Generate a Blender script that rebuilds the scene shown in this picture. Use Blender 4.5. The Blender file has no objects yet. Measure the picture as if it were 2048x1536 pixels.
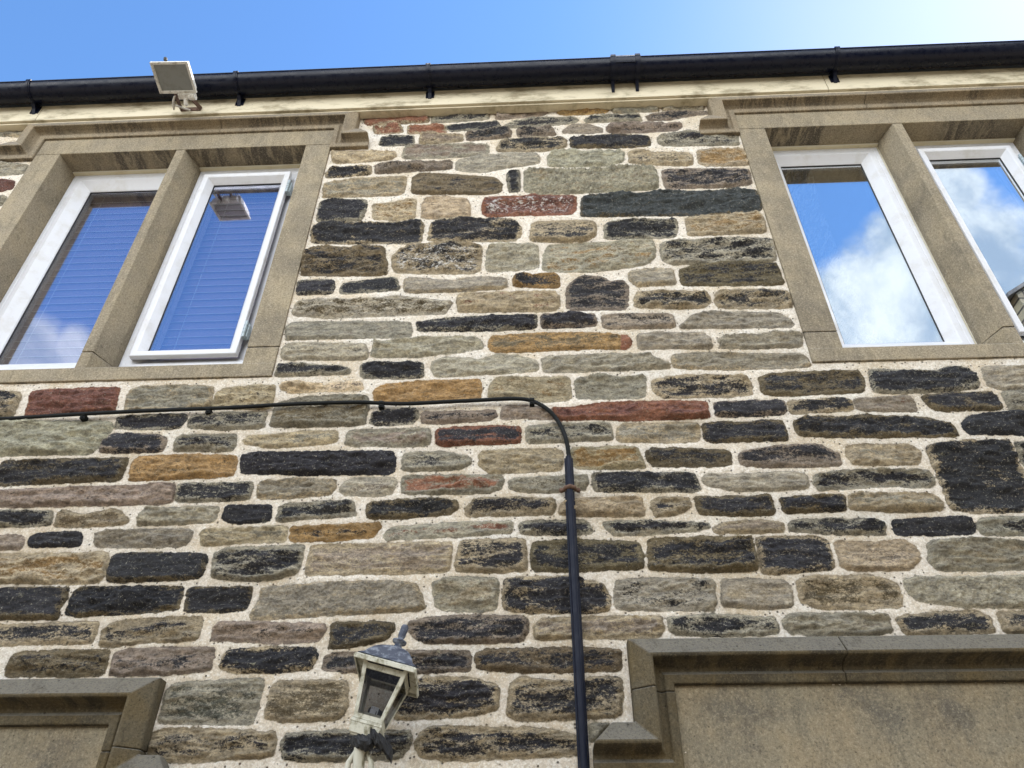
import bpy, bmesh, math
import numpy as np
from mathutils import Vector, Matrix
R = math.radians
# ------------------------------------------------------------------ camera
F = 1500.0; CAMP = np.array([0.0, -2.2, 1.6])
_u = np.array([6, -1908, 1500.0]); _u /= np.linalg.norm(_u)
_c = -.036; _X = np.array([1, (6+1500*_c)/1908, _c]); _X -= _u*(_X@_u); _X /= np.linalg.norm(_X)
_Y = np.cross(_u, _X)
CM = np.stack([_X, _Y, _u], 1)            # camera axes (right, down, forward) from world axes
def ray(px, py): return CM.T @ np.array([px-1024, py-768, F])
def P(px, py, y=0.0):                     # point of the vertical plane at depth y seen at a photograph position
    d = ray(px, py); return CAMP + (y-CAMP[1])/d[1]*d
def Q(x, y, z):
    q = CM @ (np.stack([x+0*z, y+0*x, z+0*x])-CAMP[:, None]); return 1024+F*q[0]/q[2], 768+F*q[1]/q[2]
S = bpy.context.scene
C = S.collection
cam = bpy.data.objects.new('camera', bpy.data.cameras.new('camera')); C.objects.link(cam)
cam.data.sensor_width = 36; cam.data.lens = 36*F/2048; cam.data.clip_end = 2000; cam.data.clip_start = .05
m = Matrix([[CM[0][0], -CM[1][0], -CM[2][0]], [CM[0][1], -CM[1][1], -CM[2][1]], [CM[0][2], -CM[1][2], -CM[2][2]]])
cam.matrix_world = Matrix.Translation(Vector(CAMP)) @ m.to_4x4()
S.camera = cam
# ------------------------------------------------------------------ light
SUN_AZ, SUN_EL = 64.0, 50.0               # azimuth from +Y towards +X
EXPOSURE = 1.2
SKY = 0.15; SUNP = 4.0; CLOUD = 3.1
S.view_settings.view_transform = 'Standard'; S.view_settings.look = 'None'
S.view_settings.exposure = EXPOSURE; S.view_settings.gamma = 1
S.render.engine = 'CYCLES'
sd_ = Vector((math.sin(R(SUN_AZ))*math.cos(R(SUN_EL)), math.cos(R(SUN_AZ))*math.cos(R(SUN_EL)), math.sin(R(SUN_EL))))
sun = bpy.data.objects.new('sun', bpy.data.lights.new('sun', 'SUN')); C.objects.link(sun)
sun.data.energy = SUNP; sun.data.angle = R(.5); sun.data.color = (1, .95, .87)
sun.rotation_euler = sd_.to_track_quat('Z', 'Y').to_euler()

class NT:                                  # terse node-tree builder
    def __init__(s, tree): s.t = tree; s.n = tree.nodes; s.n.clear()
    def new(s, typ, ins=None, **kw):
        n = s.n.new(typ)
        for k, v in kw.items(): setattr(n, k, v)
        for k, v in (ins or {}).items():
            i = n.inputs[k]
            if isinstance(v, bpy.types.NodeSocket): s.t.links.new(v, i)
            elif v is not None:
                if isinstance(v, tuple) and len(v) == 3 and i.type == 'RGBA': v = (*v, 1)
                i.default_value = v
        return n
    def math(s, op, a, b=0.0, c=0.0, clamp=False):
        return s.new('ShaderNodeMath', {0: a, 1: b, 2: c}, operation=op, use_clamp=clamp).outputs[0]
    def rng(s, v, a, b, c=0.0, d=1.0, smooth=True):
        return s.new('ShaderNodeMapRange', {'Value': v, 'From Min': a, 'From Max': b, 'To Min': c, 'To Max': d},
                     interpolation_type='SMOOTHSTEP' if smooth else 'LINEAR').outputs[0]
    def mix(s, f, a, b, mode='MIX'):
        n = s.n.new('ShaderNodeMix'); n.data_type = 'RGBA'; n.blend_type = mode; n.clamp_factor = True
        for k, v in ((0, f), (6, a), (7, b)):
            if isinstance(v, bpy.types.NodeSocket): s.t.links.new(v, n.inputs[k])
            else:
                if isinstance(v, tuple): v = (*v[:3], 1)
                n.inputs[k].default_value = v
        return n.outputs[2]
    def pos(s, sc=(1, 1, 1), loc=(0, 0, 0), rot=(0, 0, 0)):
        tc = s.new('ShaderNodeTexCoord').outputs['Object']
        return s.new('ShaderNodeMapping', {'Vector': tc, 'Scale': sc, 'Location': loc, 'Rotation': rot}).outputs[0]
    def noise(s, vec, scale, detail=4, rough=.55, dist=0.0):
        return s.new('ShaderNodeTexNoise', {'Vector': vec, 'Scale': scale, 'Detail': detail, 'Roughness': rough, 'Distortion': dist}).outputs['Fac']
    def vor(s, vec, scale, out='Distance', **kw):
        return s.new('ShaderNodeTexVoronoi', {'Vector': vec, 'Scale': scale}, **kw).outputs[out]
    def bsdf(s, col, rough=.8, height=None, bstr=.5, bdist=.002, **ins):
        d = {'Base Color': col, 'Roughness': rough}; d.update(ins)
        if height is not None:
            d['Normal'] = s.new('ShaderNodeBump', {'Height': height, 'Strength': bstr, 'Distance': bdist}).outputs[0]
        b = s.new('ShaderNodeBsdfPrincipled', d)
        s.new('ShaderNodeOutputMaterial', {'Surface': b.outputs[0]}); return b
def mat(name):
    m = bpy.data.materials.new(name); m.use_nodes = True; return m, NT(m.node_tree)

W = bpy.data.worlds.new('World'); S.world = W; W.use_nodes = True
t = NT(W.node_tree)
sky = t.new('ShaderNodeTexSky', sky_type='NISHITA', sun_disc=False, sun_elevation=R(SUN_EL), sun_rotation=R(SUN_AZ), air_density=1.0, dust_density=.2, ozone_density=4.0)
dirv = t.new('ShaderNodeTexCoord').outputs['Generated']
nz1 = t.noise(dirv, 5.5, 7, .6, .3); nz2 = t.noise(dirv, 2.0, 4, .5)
def blob(d, r0, r1):
    d = np.array(d, float); d /= np.linalg.norm(d)
    dp = t.new('ShaderNodeVectorMath', {0: dirv, 1: tuple(d)}, operation='DOT_PRODUCT').outputs['Value']
    return t.rng(dp, math.cos(R(r1)), math.cos(R(r0)), 0, 1, False)
def refl(px, py): d = ray(px, py); return (d[0], -d[1], d[2])
bl = None
for d, r0, r1 in ((refl(1790, 690), 1, 10.5), (refl(1900, 560), 0, 8.5), (refl(1965, 500), 0, 6.5), (refl(1905, 400), 0, 3.4),(refl(1860, 640), 1, 9), (refl(60, 690), 0, 3.6), (refl(150, 700), 0, 2.8),
                  (refl(40, 830), 2, 8), (refl(1750, 900), 4, 15), (refl(1024, 1300), 8, 30), (refl(200, 1400), 6, 24), (refl(1900, 1300), 6, 24), ((0, -.27, 1), 12, 21), ((1, -.3, .5), 5, 26), ((-1, -.25, .35), 4, 22)):  # unseen cloud banks, added to light the wall from above and in front
    b = blob(d, r0, r1); bl = b if bl is None else t.math('MAXIMUM', bl, b)
cm = t.rng(t.math('ADD', t.math('MULTIPLY', bl, .62), t.math('MULTIPLY', nz1, .95)), .70, .92)
cm = t.math('MULTIPLY', cm, t.rng(bl, 0, .12))
veil = t.math('MULTIPLY', blob(ray(2300, 20), 0, 36), t.rng(nz2, .25, .65, .75, 1.05))
veil = t.math('MULTIPLY', t.math('POWER', veil, 2.0), .46)
shade = t.rng(t.noise(dirv, 4.2, 6, .62, .6), .38, .60, 0, 1)
ccol = t.mix(shade, (.68, .74, .80), (1.0, .985, .95))
near = t.math('MAXIMUM', blob(refl(1880, 540), 9, 17), blob(refl(90, 720), 5, 9))
ccol = t.mix(near, ccol, t.mix(shade, (.075, .10, .135), (.182, .196, .207)))
hs_ = t.new('ShaderNodeHueSaturation', {'Color': sky.outputs[0], 'Saturation': 1.12})
bg1 = t.new('ShaderNodeBackground', {'Color': hs_.outputs[0], 'Strength': SKY})
bg2 = t.new('ShaderNodeBackground', {'Color': ccol, 'Strength': CLOUD})
mx = t.new('ShaderNodeMixShader', {0: cm, 1: bg1.outputs[0], 2: bg2.outputs[0]})
bg3 = t.new('ShaderNodeBackground', {'Color': (.93, .95, 1.0, 1), 'Strength': .46})
mx = t.new('ShaderNodeMixShader', {0: t.math('MULTIPLY', veil, 1.0, clamp=True), 1: mx.outputs[0], 2: bg3.outputs[0]})
t.new('ShaderNodeOutputWorld', {'Surface': mx.outputs[0]})
# ------------------------------------------------------------------ helpers
def tag(o, label=None, cat=None, group=None, kind=None):
    for k, v in (('label', label), ('category', cat), ('group', group), ('kind', kind)):
        if v: o[k] = v
    return o
def empty(name, loc, label, cat, group=None):
    o = bpy.data.objects.new(name, None); C.objects.link(o); o.location = loc; o.empty_display_size = .2
    return tag(o, label, cat, group)
def link(name, me, mats, parent=None, smooth=False):
    for mm in (mats if isinstance(mats, (list, tuple)) else [mats]): me.materials.append(mm)
    o = bpy.data.objects.new(name, me); C.objects.link(o)
    if parent is not None:
        o.parent = parent; pm = Matrix.Identity(4); q = parent
        while q is not None: pm = Matrix.Translation(q.location) @ pm if q.parent is None or q.location.length else pm; q = q.parent
        o.matrix_parent_inverse = pm.inverted()
    if smooth: me.shade_smooth()
    return o
class MB:                                  # collects faces; build() makes one mesh object
    def __init__(s): s.v = []; s.f = []; s.m = []; s.s = []
    def add(s, vs, fs, mi=0, sm=False):
        b = len(s.v); s.v += [tuple(map(float, v)) for v in vs]; s.f += [tuple(b+i for i in f) for f in fs]; s.m += [mi]*len(fs); s.s += [sm]*len(fs); return s
    def box(s, x0, x1, y0, y1, z0, z1, mi=0):
        v = [(x, y, z) for z in (z0, z1) for y in (y0, y1) for x in (x0, x1)]
        return s.add(v, [(0, 2, 3, 1), (4, 5, 7, 6), (0, 1, 5, 4), (2, 6, 7, 3), (0, 4, 6, 2), (1, 3, 7, 5)], mi)
    def prism(s, poly, axis, a, b, mi=0):  # poly (u,v) counter-clockwise; axis 'z': (x,y), 'x': (y,z), 'y': (x,z)
        g = {'z': lambda u, v, w: (u, v, w), 'x': lambda u, v, w: (w, u, v), 'y': lambda u, v, w: (u, w, v)}[axis]
        n = len(poly); v = [g(*p, a) for p in poly]+[g(*p, b) for p in poly]
        return s.add(v, [tuple(range(n))[::-1], tuple(range(n, 2*n))]+[(i, (i+1) % n, n+(i+1) % n, n+i) for i in range(n)], mi)
    def tube(s, pts, r, n=10, mi=0, caps=True):
        pts = [Vector(p) for p in pts]; rr = r if isinstance(r, (list, tuple)) else [r]*len(pts)
        up = Vector((0, 0, 1)); rings = []
        for i, p in enumerate(pts):
            d = (pts[min(i+1, len(pts)-1)]-pts[max(i-1, 0)]).normalized()
            if i == 0:
                a = d.cross(up);
                if a.length < .1: a = d.cross(Vector((1, 0, 0)))
            a = (a-d*a.dot(d)).normalized(); b = d.cross(a)
            rings.append([p+(a*math.cos(2*math.pi*k/n)+b*math.sin(2*math.pi*k/n))*rr[i] for k in range(n)])
        v = [q for g in rings for q in g]; f = []
        for i in range(len(pts)-1):
            for k in range(n): f.append((i*n+k, i*n+(k+1) % n, (i+1)*n+(k+1) % n, (i+1)*n+k))
        s.add(v, f, mi, True)
        if caps: s.add(rings[0]+rings[-1], [tuple(range(n))[::-1], tuple(range(n, 2*n))], mi)
        return s
    def lathe(s, c, prof, axis=(0, 0, 1), n=20, mi=0):
        ax = Vector(axis).normalized(); a = ax.orthogonal().normalized(); b = ax.cross(a); c = Vector(c)
        v = [c+ax*h+(a*math.cos(2*math.pi*k/n)+b*math.sin(2*math.pi*k/n))*r for r, h in prof for k in range(n)]
        f = [(i*n+k, i*n+(k+1) % n, (i+1)*n+(k+1) % n, (i+1)*n+k) for i in range(len(prof)-1) for k in range(n)]
        s.add(v, f, mi, True); m = len(prof)
        return s.add([v[k] for k in range(n)]+[v[(m-1)*n+k] for k in range(n)], [tuple(range(n))[::-1], tuple(range(n, 2*n))], mi)
    def ring(s, x0, x1, z0, z1, prof, mi=0):   # picture-frame sweep, prof = [(inset, y)...]
        v = []; f = []
        for d, y in prof: v += [(x0+d, y, z0+d), (x1-d, y, z0+d), (x1-d, y, z1-d), (x0+d, y, z1-d)]
        for i in range(len(prof)-1):
            for k in range(4): f.append((i*4+k, i*4+(k+1) % 4, i*4+4+(k+1) % 4, i*4+4+k))
        return s.add(v, f, mi)
    def sweep(s, path, prof, out=1, mi=0, hip=(0, 0)):     # moulding along a path (x,z) on the wall; prof (n,d): n away from the path, d out of the wall
        pt = [Vector(p) for p in path]; ns = []
        for a, b in zip(pt, pt[1:]):
            d = (b-a).normalized(); ns.append(Vector((-d.y, d.x))*out)
        v = []; L = len(prof)
        for i, p in enumerate(pt):
            if i == 0: mm = ns[0]
            elif i == len(pt)-1: mm = ns[-1]
            else: mm = (ns[i-1]+ns[i])/(1+ns[i-1].dot(ns[i]))
            hd = (pt[1]-pt[0]).normalized()*hip[0] if i == 0 else ((pt[-2]-pt[-1]).normalized()*hip[1] if i == len(pt)-1 else Vector((0, 0)))
            v += [(p.x+mm.x*n+hd.x*max(0, n-.060)/.06, -d, p.y+mm.y*n+hd.y*max(0, n-.060)/.06) for n, d in prof]
        f = [(i*L+k, i*L+(k+1) % L, (i+1)*L+(k+1) % L, (i+1)*L+k) for i in range(len(pt)-1) for k in range(L)]
        f += [tuple(range(L))[::-1], tuple((len(pt)-1)*L+k for k in range(L))]
        return s.add(v, f, mi)
    def build(s, name, mats, parent=None, bevel=0, segs=2, M=None):
        me = bpy.data.meshes.new(name); me.from_pydata(s.v, [], s.f)
        me.polygons.foreach_set('material_index', s.m); me.polygons.foreach_set('use_smooth', s.s)
        bm = bmesh.new(); bm.from_mesh(me); bmesh.ops.recalc_face_normals(bm, faces=bm.faces)
        if bevel:
            ed = [e for e in bm.edges if len(e.link_faces) == 2 and e.calc_face_angle(0) > .35]
            bmesh.ops.bevel(bm, geom=ed, offset=bevel, segments=segs, affect='EDGES', profile=.5)
        if M is not None: bm.transform(M)
        bm.to_mesh(me); bm.free()
        return link(name, me, mats, parent)
STONES = '''
RT2- 728 235 735 228 849 227 858 238 854 243 738 249 730 245
KG5- 865 229 966 222 978 226 976 237 905 242 864 244
PO3- 994 222 1090 216 1095 224 1082 230 992 238
RT3- 746 254 763 255 785 248 801 252 806 264 752 266
RT2- 816 250 879 248 889 252 891 264 816 266
KG2- 892 250 961 245 994 242 1000 250 996 255 905 261 892 255
KG4- 1011 249 1030 240 1085 235 1150 233 1156 238 1150 244 1110 248 1040 254 1014 253
KG2- 763 274 778 270 826 270 827 288 765 290 759 287
PT4- 840 275 844 269 869 270 922 266 926 279 892 284 840 288
KP3- 933 264 1016 256 1022 263 1020 273 935 280
KP4- 1033 256 1100 252 1112 269 1037 273
TP2- 662 303 722 301 788 302 792 311 778 318 727 322 669 325
PG4- 811 294 829 291 879 292 922 289 976 288 976 307 905 313 816 316 804 312
KT4- 994 293 1003 282 1060 277 1126 276 1133 281 1130 293 1090 301 1050 300 996 301
KT2- 652 344 663 336 740 330 741 345 732 348 653 354
KP6- 751 329 778 323 902 320 903 336 829 341 752 346
GT2- 914 323 935 316 996 308 1022 306 1072 306 1080 313 1077 325 1006 335 968 343 912 339
GT2- 1097 311 1103 303 1162 301 1247 301 1247 321 1212 330 1136 332 1097 330
GT5- 652 365 702 356 813 351 808 377 803 387 727 391 646 393 647 377
BK4- 826 354 841 345 879 346 991 354 1004 367 1001 382 963 387 823 386
KG2- 1014 344 1038 339 1039 381 1019 382
GT4p 1050 336 1150 339 1270 333 1303 333 1312 340 1317 376 1200 383 1090 386 1050 382
KG2- 642 402 661 398 732 398 731 415 722 440 633 442 638 415
TO5- 746 407 778 405 831 396 829 435 788 438 747 436
TO2- 846 401 892 393 935 400 939 412 938 433 844 436
RM6w 966 405 972 393 1060 390 1145 390 1152 394 1151 418 1140 427 1060 428 975 431 965 425
KT2- 624 456 651 445 727 444 845 443 846 453 840 483 823 485 638 485 623 481
KT3- 863 447 879 439 1022 440 1042 453 1041 468 1029 480 879 481 856 478
TK5- 1066 442 1162 439 1190 443 1191 468 1172 481 1085 482 1061 478
OR4- 1115 209 1162 210 1214 208 1215 223 1162 228 1117 228
GT1- 1225 219 1235 209 1311 210 1316 214 1316 221 1250 224 1228 224
GT2- 1325 214 1365 209 1405 208 1408 217 1377 219 1327 221
KG4- 1169 238 1187 231 1278 229 1285 240 1212 242 1174 243
KP4- 1292 232 1304 227 1352 222 1413 221 1418 226 1382 230 1339 238 1300 240
PK3- 1127 260 1144 247 1172 246 1202 255 1205 263 1174 265 1127 264
PK4- 1214 252 1225 247 1314 245 1363 246 1363 252 1352 259 1289 263 1223 264 1214 261
KB2- 1141 273 1223 268 1296 270 1301 283 1299 290 1238 294 1143 294
KG5- 1316 275 1329 268 1377 265 1421 267 1474 265 1478 288 1416 289 1329 290 1318 285
KT6- 1259 302 1278 297 1301 303 1372 303 1385 311 1385 326 1370 330 1281 326 1259 323
TO6- 1395 298 1487 296 1494 308 1497 326 1489 329 1416 330 1398 325
KP4- 1325 337 1416 336 1497 336 1503 367 1466 372 1334 376 1329 367
SB1- 1165 395 1174 392 1314 382 1428 381 1471 376 1512 379 1523 405 1520 420 1441 428 1172 431 1162 430
KG3- 1210 448 1238 442 1352 438 1355 456 1349 473 1263 475 1210 476
TO5- 1371 435 1441 426 1515 424 1527 433 1532 463 1441 467 1377 469 1375 450
BK5- 607 503 627 494 767 494 768 509 773 524 772 548 698 549 602 549 606 522
KT5w 785 511 814 491 867 489 959 489 963 501 959 538 946 545 793 544 785 530
GT1- 976 493 1074 485 1077 535 972 542
GO4- 1088 506 1100 489 1245 481 1303 478 1310 493 1308 514 1292 527 1218 538 1160 542 1086 540
GK5- 1320 485 1455 478 1535 474 1545 487 1553 522 1429 524 1345 527 1326 520
KG1- 597 559 665 558 667 572 663 585 594 587
KG2- 688 565 764 555 793 555 797 574 793 578 682 585 681 574
GT1- 809 555 904 560 946 553 1012 555 1012 574 935 580 810 584
KO4- 1027 555 1040 549 1112 547 1117 551 1118 573 1060 573 1028 570
GT2- 1259 543 1310 536 1345 538 1351 567 1297 569 1276 571 1260 559
BK5- 1361 538 1395 527 1471 524 1550 527 1561 545 1568 568 1366 569 1361 553
GB5- 595 603 632 597 725 598 793 590 856 598 903 603 899 611 888 625 777 629 659 634 593 629 585 622
TR3- 917 587 1000 585 1111 585 1117 592 1117 612 1105 620 1000 621 918 622 915 605
KP4- 1139 567 1165 551 1208 556 1218 563 1245 561 1255 572 1254 609 1250 617 1136 617 1134 580
KT4- 1276 584 1310 580 1408 582 1419 593 1420 603 1408 613 1337 615 1271 611 1271 596
KT5- 1432 588 1442 580 1508 577 1574 580 1583 598 1582 614 1437 614 1432 603
GP3- 574 651 587 643 817 642 822 659 819 672 725 673 606 676 574 677 572 667
KG1- 834 643 909 634 1070 629 1073 635 1071 655 988 659 836 660
KP2- 1082 632 1089 627 1187 627 1192 635 1189 651 1086 654 1084 646
PK5- 1206 630 1229 627 1345 627 1349 651 1339 654 1208 655
GT1- 1362 650 1387 630 1419 622 1558 625 1577 635 1587 648 1582 652 1363 654
GK3- 564 698 577 685 730 687 734 704 732 717 645 717 565 717
GT2- 748 684 830 675 951 672 962 683 963 694 922 701 830 712 743 712
BO5- 976 685 985 672 1060 666 1180 665 1240 669 1242 690 1240 696 1180 695 1060 701 985 701
RR0- 1243 669 1256 671 1263 680 1260 690 1248 696 1242 696
GT1- 1275 669 1310 664 1405 664 1421 677 1424 694 1337 694 1279 696
GB2- 1438 679 1450 672 1519 669 1556 664 1602 663 1604 691 1530 694 1445 694
KG3- 556 729 582 725 688 733 698 738 698 746 645 747 551 751
KG2- 722 730 730 725 843 723 845 752 817 754 730 755 722 748
GT1- 867 722 891 713 962 718 993 708 1041 712 1075 723 1074 738 1041 742 949 747 872 751 863 735
GT0- 1085 717 1094 713 1218 706 1297 709 1339 725 1338 734 1271 737 1139 741 1089 743
GT1- 1344 710 1390 704 1530 707 1600 706 1617 716 1619 730 1560 734 1440 736 1348 733
LT3- 561 768 593 764 638 766 651 775 645 780 580 783 564 776
LP5- 656 766 722 762 725 777 656 781
OK2- 748 780 763 770 836 762 958 758 960 766 959 799 863 803 749 802
TO4- 986 762 995 756 1060 755 1138 752 1142 797 1090 802 1050 790 977 793 980 775
GB3- 1151 758 1205 749 1244 755 1289 749 1290 793 1226 794 1154 795
KT4- 1305 761 1336 753 1389 749 1489 753 1501 766 1502 787 1455 791 1331 793 1307 782
KB5- 1520 752 1561 745 1716 741 1727 756 1728 782 1640 786 1574 789 1525 786
KG2- 1738 740 1768 738 1848 743 1875 741 1899 733 1939 736 1956 759 1955 775 1875 781 1768 785 1749 780
GT0- 1966 734 1982 732 2048 732 2062 732 2062 775 1995 775 1979 769 1971 751
KT4- -16 781 0 781 37 784 40 790 26 824 21 832 -16 832
MR2- 61 789 71 780 237 773 232 793 227 822 158 826 50 832 57 806
GT3- 258 780 272 774 369 769 424 773 424 787 419 813 316 819 248 822 253 801
TK3- 432 785 447 776 520 769 547 770 546 790 540 815 425 815
BG4- 554 806 599 794 678 789 731 790 736 801 735 819 728 845 705 848 625 851 541 851 546 827
KG2- 237 832 372 827 372 838 356 855 264 856 229 853
KG4- 377 840 388 831 448 826 531 824 531 830 525 853 448 857 377 853
GT2- -16 845 105 843 219 842 224 851 200 888 179 906 105 905 53 907 -16 909
KG2- 747 822 834 819 836 832 823 845 757 848 740 843
PK5- 844 824 900 823 989 819 991 832 973 839 863 845 844 843
PR3- 1006 816 1015 811 1060 811 1103 818 1106 826 1105 836 1040 834 1003 836
MR5- 1104 818 1110 815 1136 816 1168 811 1205 805 1297 802 1413 801 1415 816 1418 832 1363 836 1257 838 1178 835 1123 838 1106 834
KP1- 1431 806 1450 803 1510 801 1568 801 1571 812 1570 826 1520 829 1433 831
KT3- 1575 802 1677 795 1700 799 1707 818 1613 823 1584 824
PR3- 1710 797 1819 791 1826 798 1832 818 1811 819 1732 820 1716 814
KB3- 1844 791 1898 786 1980 784 1996 795 2005 811 1998 816 1903 819 1874 818 1859 810
KG5- 2006 785 2048 782 2067 782 2067 819 2025 819 2014 803
KP2- 206 888 221 868 264 867 316 869 332 877 322 901 237 903 199 901
KG4- 351 877 364 869 469 868 468 885 464 900 348 900
TG5- 488 880 495 872 560 868 600 862 672 862 672 882 600 889 530 893 520 888 492 886
PG4- 697 860 857 856 859 869 857 888 810 890 691 889
KR3- 873 860 915 853 1037 852 1039 869 1038 884 968 885 886 890 873 885
GK5- 1053 853 1099 847 1147 846 1215 844 1224 861 1224 877 1125 881 1056 884
GT4- 1235 859 1244 847 1297 847 1389 844 1397 848 1398 880 1310 882 1236 880
KB2- 1406 846 1440 843 1500 844 1530 839 1563 841 1570 855 1576 877 1500 880 1413 882
KB3- 1590 842 1613 834 1745 831 1851 834 1903 848 1919 869 1851 871 1693 872 1600 869 1592 859
KK0- 1927 845 1943 831 1996 828 2062 827 2062 867 1940 865 1930 856
KB3- -16 935 0 935 5 922 158 917 253 915 250 932 237 959 185 960 79 965 -16 969
OB3- 264 925 279 913 369 909 469 911 471 925 464 948 448 951 343 956 260 959 260 943
KK0- 484 912 500 905 600 904 700 902 785 902 789 920 784 945 640 947 500 944 482 941
KG6- 806 911 818 905 889 903 939 914 939 925 921 936 823 940 805 936
TG3- 959 908 965 902 1040 898 1110 897 1124 902 1124 925 1120 938 1030 942 980 944 960 930
TO6- 1141 896 1205 893 1273 893 1284 914 1289 932 1257 935 1157 934 1139 922
KB4- 1292 902 1305 897 1350 896 1458 901 1462 925 1452 930 1310 930 1297 919
KP4- 1480 905 1520 897 1580 890 1640 889 1675 905 1682 928 1600 931 1520 932 1482 925
TG4- 1693 893 1719 888 1819 888 1839 901 1840 925 1798 927 1708 926 1698 911
KT2- 1853 892 1903 884 2012 880 2025 898 2062 975 2062 1019 1956 1023 1903 1017 1888 972
KG3- 2033 885 2062 880 2062 940 2046 925
PK3- -16 981 158 975 264 972 348 967 347 985 340 1004 211 1008 -16 1012
KG3- 356 969 395 967 501 964 505 972 496 996 395 1001 351 1000
GT2- 517 967 530 962 600 959 670 961 668 975 660 985 600 992 525 995 515 990
GP4- 689 964 705 956 784 955 792 961 784 983 757 989 691 987 680 980
RG4- 805 951 863 951 1002 950 1006 959 1000 977 968 984 806 985
GB3- 1018 962 1030 956 1090 953 1172 949 1174 965 1170 976 1100 982 1035 980 1020 972
KG2- 1186 947 1257 946 1386 946 1392 961 1400 977 1384 980 1231 980 1191 979 1187 964
GT1- 1408 957 1418 947 1480 948 1560 944 1612 946 1617 974 1540 978 1465 978 1412 966
KG4- 1631 951 1666 943 1772 938 1856 940 1868 956 1867 972 1772 969 1719 973 1666 976 1640 977 1632 969
KG2- -16 1023 100 1022 103 1033 98 1047 26 1051 -16 1052
BT3- 116 1029 129 1021 163 1031 224 1018 243 1026 254 1041 237 1048 158 1051 109 1051
GT1- 279 1030 295 1016 432 1013 435 1019 424 1041 316 1047 277 1048
KK0- 449 1017 460 1012 539 1009 541 1014 537 1040 470 1045 445 1035
KG3- 560 1009 678 1000 705 1001 710 1030 625 1034 554 1041
KB3- 736 1006 797 1000 863 996 910 1001 915 1014 897 1027 810 1033 734 1035
KT4- 937 1008 950 998 1030 994 1108 998 1109 1012 1105 1026 1000 1028 935 1030 933 1018
TB3- 1125 1004 1162 997 1281 994 1286 1017 1286 1029 1205 1030 1120 1026
KT5- 1306 1001 1318 994 1376 996 1380 1009 1373 1017 1350 1027 1313 1031 1305 1014
KB3- 1391 994 1460 993 1540 992 1546 1010 1548 1027 1480 1029 1400 1025
KB2- 1562 997 1600 993 1687 989 1690 998 1689 1018 1613 1022 1571 1023
GT5- 1698 988 1745 985 1861 987 1877 996 1885 1006 1880 1018 1798 1021 1703 1016
PK3- -16 1071 40 1070 44 1080 40 1095 -16 1097
KK0- 58 1074 74 1066 158 1063 161 1072 157 1089 57 1091
GT1- 190 1066 290 1059 385 1059 369 1089 264 1092 191 1089
TG4- 404 1064 415 1059 500 1055 571 1052 570 1068 567 1080 500 1082 403 1089
OK4- 583 1054 625 1052 757 1046 760 1054 744 1072 652 1079 581 1079
GR5- 773 1063 789 1054 915 1045 1024 1043 1020 1062 915 1070 773 1077 769 1070
KG2- 1040 1046 1060 1041 1173 1041 1185 1064 1125 1066 1044 1066
KG3- 1210 1045 1231 1042 1310 1042 1415 1046 1417 1054 1389 1059 1284 1067 1231 1068 1218 1059
PT3- 1430 1056 1450 1045 1500 1041 1545 1042 1565 1048 1566 1060 1500 1064 1432 1063
KG3- 1584 1042 1640 1038 1745 1039 1768 1048 1772 1067 1693 1066 1584 1060 1582 1051
KK0- 1786 1041 1851 1037 1925 1032 1940 1037 1951 1051 1950 1064 1877 1067 1793 1067
GK5- 1959 1041 1975 1035 2062 1034 2062 1067 1969 1067 1958 1054
TO5- -20 1108 100 1108 214 1105 212 1130 200 1161 150 1165 50 1163 -20 1162
KB1- 229 1108 300 1106 409 1108 412 1118 400 1154 330 1158 216 1162 214 1148
KG4- 430 1105 450 1096 520 1094 605 1090 603 1115 592 1143 540 1158 480 1158 422 1152
PT4- 624 1090 740 1088 850 1085 900 1085 902 1095 896 1141 800 1144 700 1145 612 1147 615 1120
KT4- 922 1082 980 1078 1048 1078 1050 1110 1052 1139 980 1141 912 1138 914 1112
BK6- 1067 1084 1150 1079 1210 1082 1275 1085 1284 1110 1286 1134 1200 1138 1120 1141 1066 1138 1064 1110
BK6- 1299 1077 1415 1074 1502 1075 1510 1106 1516 1138 1415 1142 1299 1137 1298 1106
KT2- 1515 1075 1635 1072 1656 1083 1669 1135 1587 1143 1526 1145 1520 1109
TP4- 1670 1083 1745 1085 1811 1081 1830 1091 1840 1109 1824 1135 1745 1138 1687 1134
GT4- 1859 1083 1930 1079 2062 1083 2062 1135 1956 1138 1877 1137 1860 1122
KB2- -16 1177 134 1175 132 1192 116 1213 113 1235 53 1236 -16 1236
KB1- 150 1181 163 1175 363 1173 361 1192 353 1215 290 1222 158 1230 132 1226 142 1197
KB1- 377 1175 411 1176 498 1175 502 1181 490 1218 422 1221 368 1219 373 1197
GT2p 524 1176 612 1168 744 1163 796 1165 828 1168 839 1189 848 1217 744 1223 612 1229 504 1238 501 1231 520 1197
GT5- 869 1165 891 1155 991 1155 995 1171 989 1218 902 1219 875 1213 868 1184
KT2- 1012 1159 1046 1156 1136 1153 1178 1163 1209 1171 1219 1200 1215 1221 1085 1223 1009 1218 1008 1184
GK4- 1232 1163 1270 1157 1426 1159 1428 1184 1431 1207 1426 1217 1270 1217 1233 1213
GT5- 1445 1161 1500 1158 1570 1161 1582 1175 1587 1210 1540 1215 1480 1213 1447 1210
TB5- 1598 1157 1640 1152 1745 1151 1793 1165 1801 1184 1803 1210 1745 1214 1640 1214 1603 1202
GK1p 1811 1161 1835 1153 1903 1156 2062 1152 2062 1211 1930 1210 1877 1205 1835 1196 1822 1184
KT4- -16 1251 53 1250 195 1244 190 1263 182 1283 79 1285 -16 1288
KT5- 203 1260 229 1243 343 1236 401 1235 399 1250 393 1273 380 1279 290 1281 237 1289 200 1289
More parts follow.
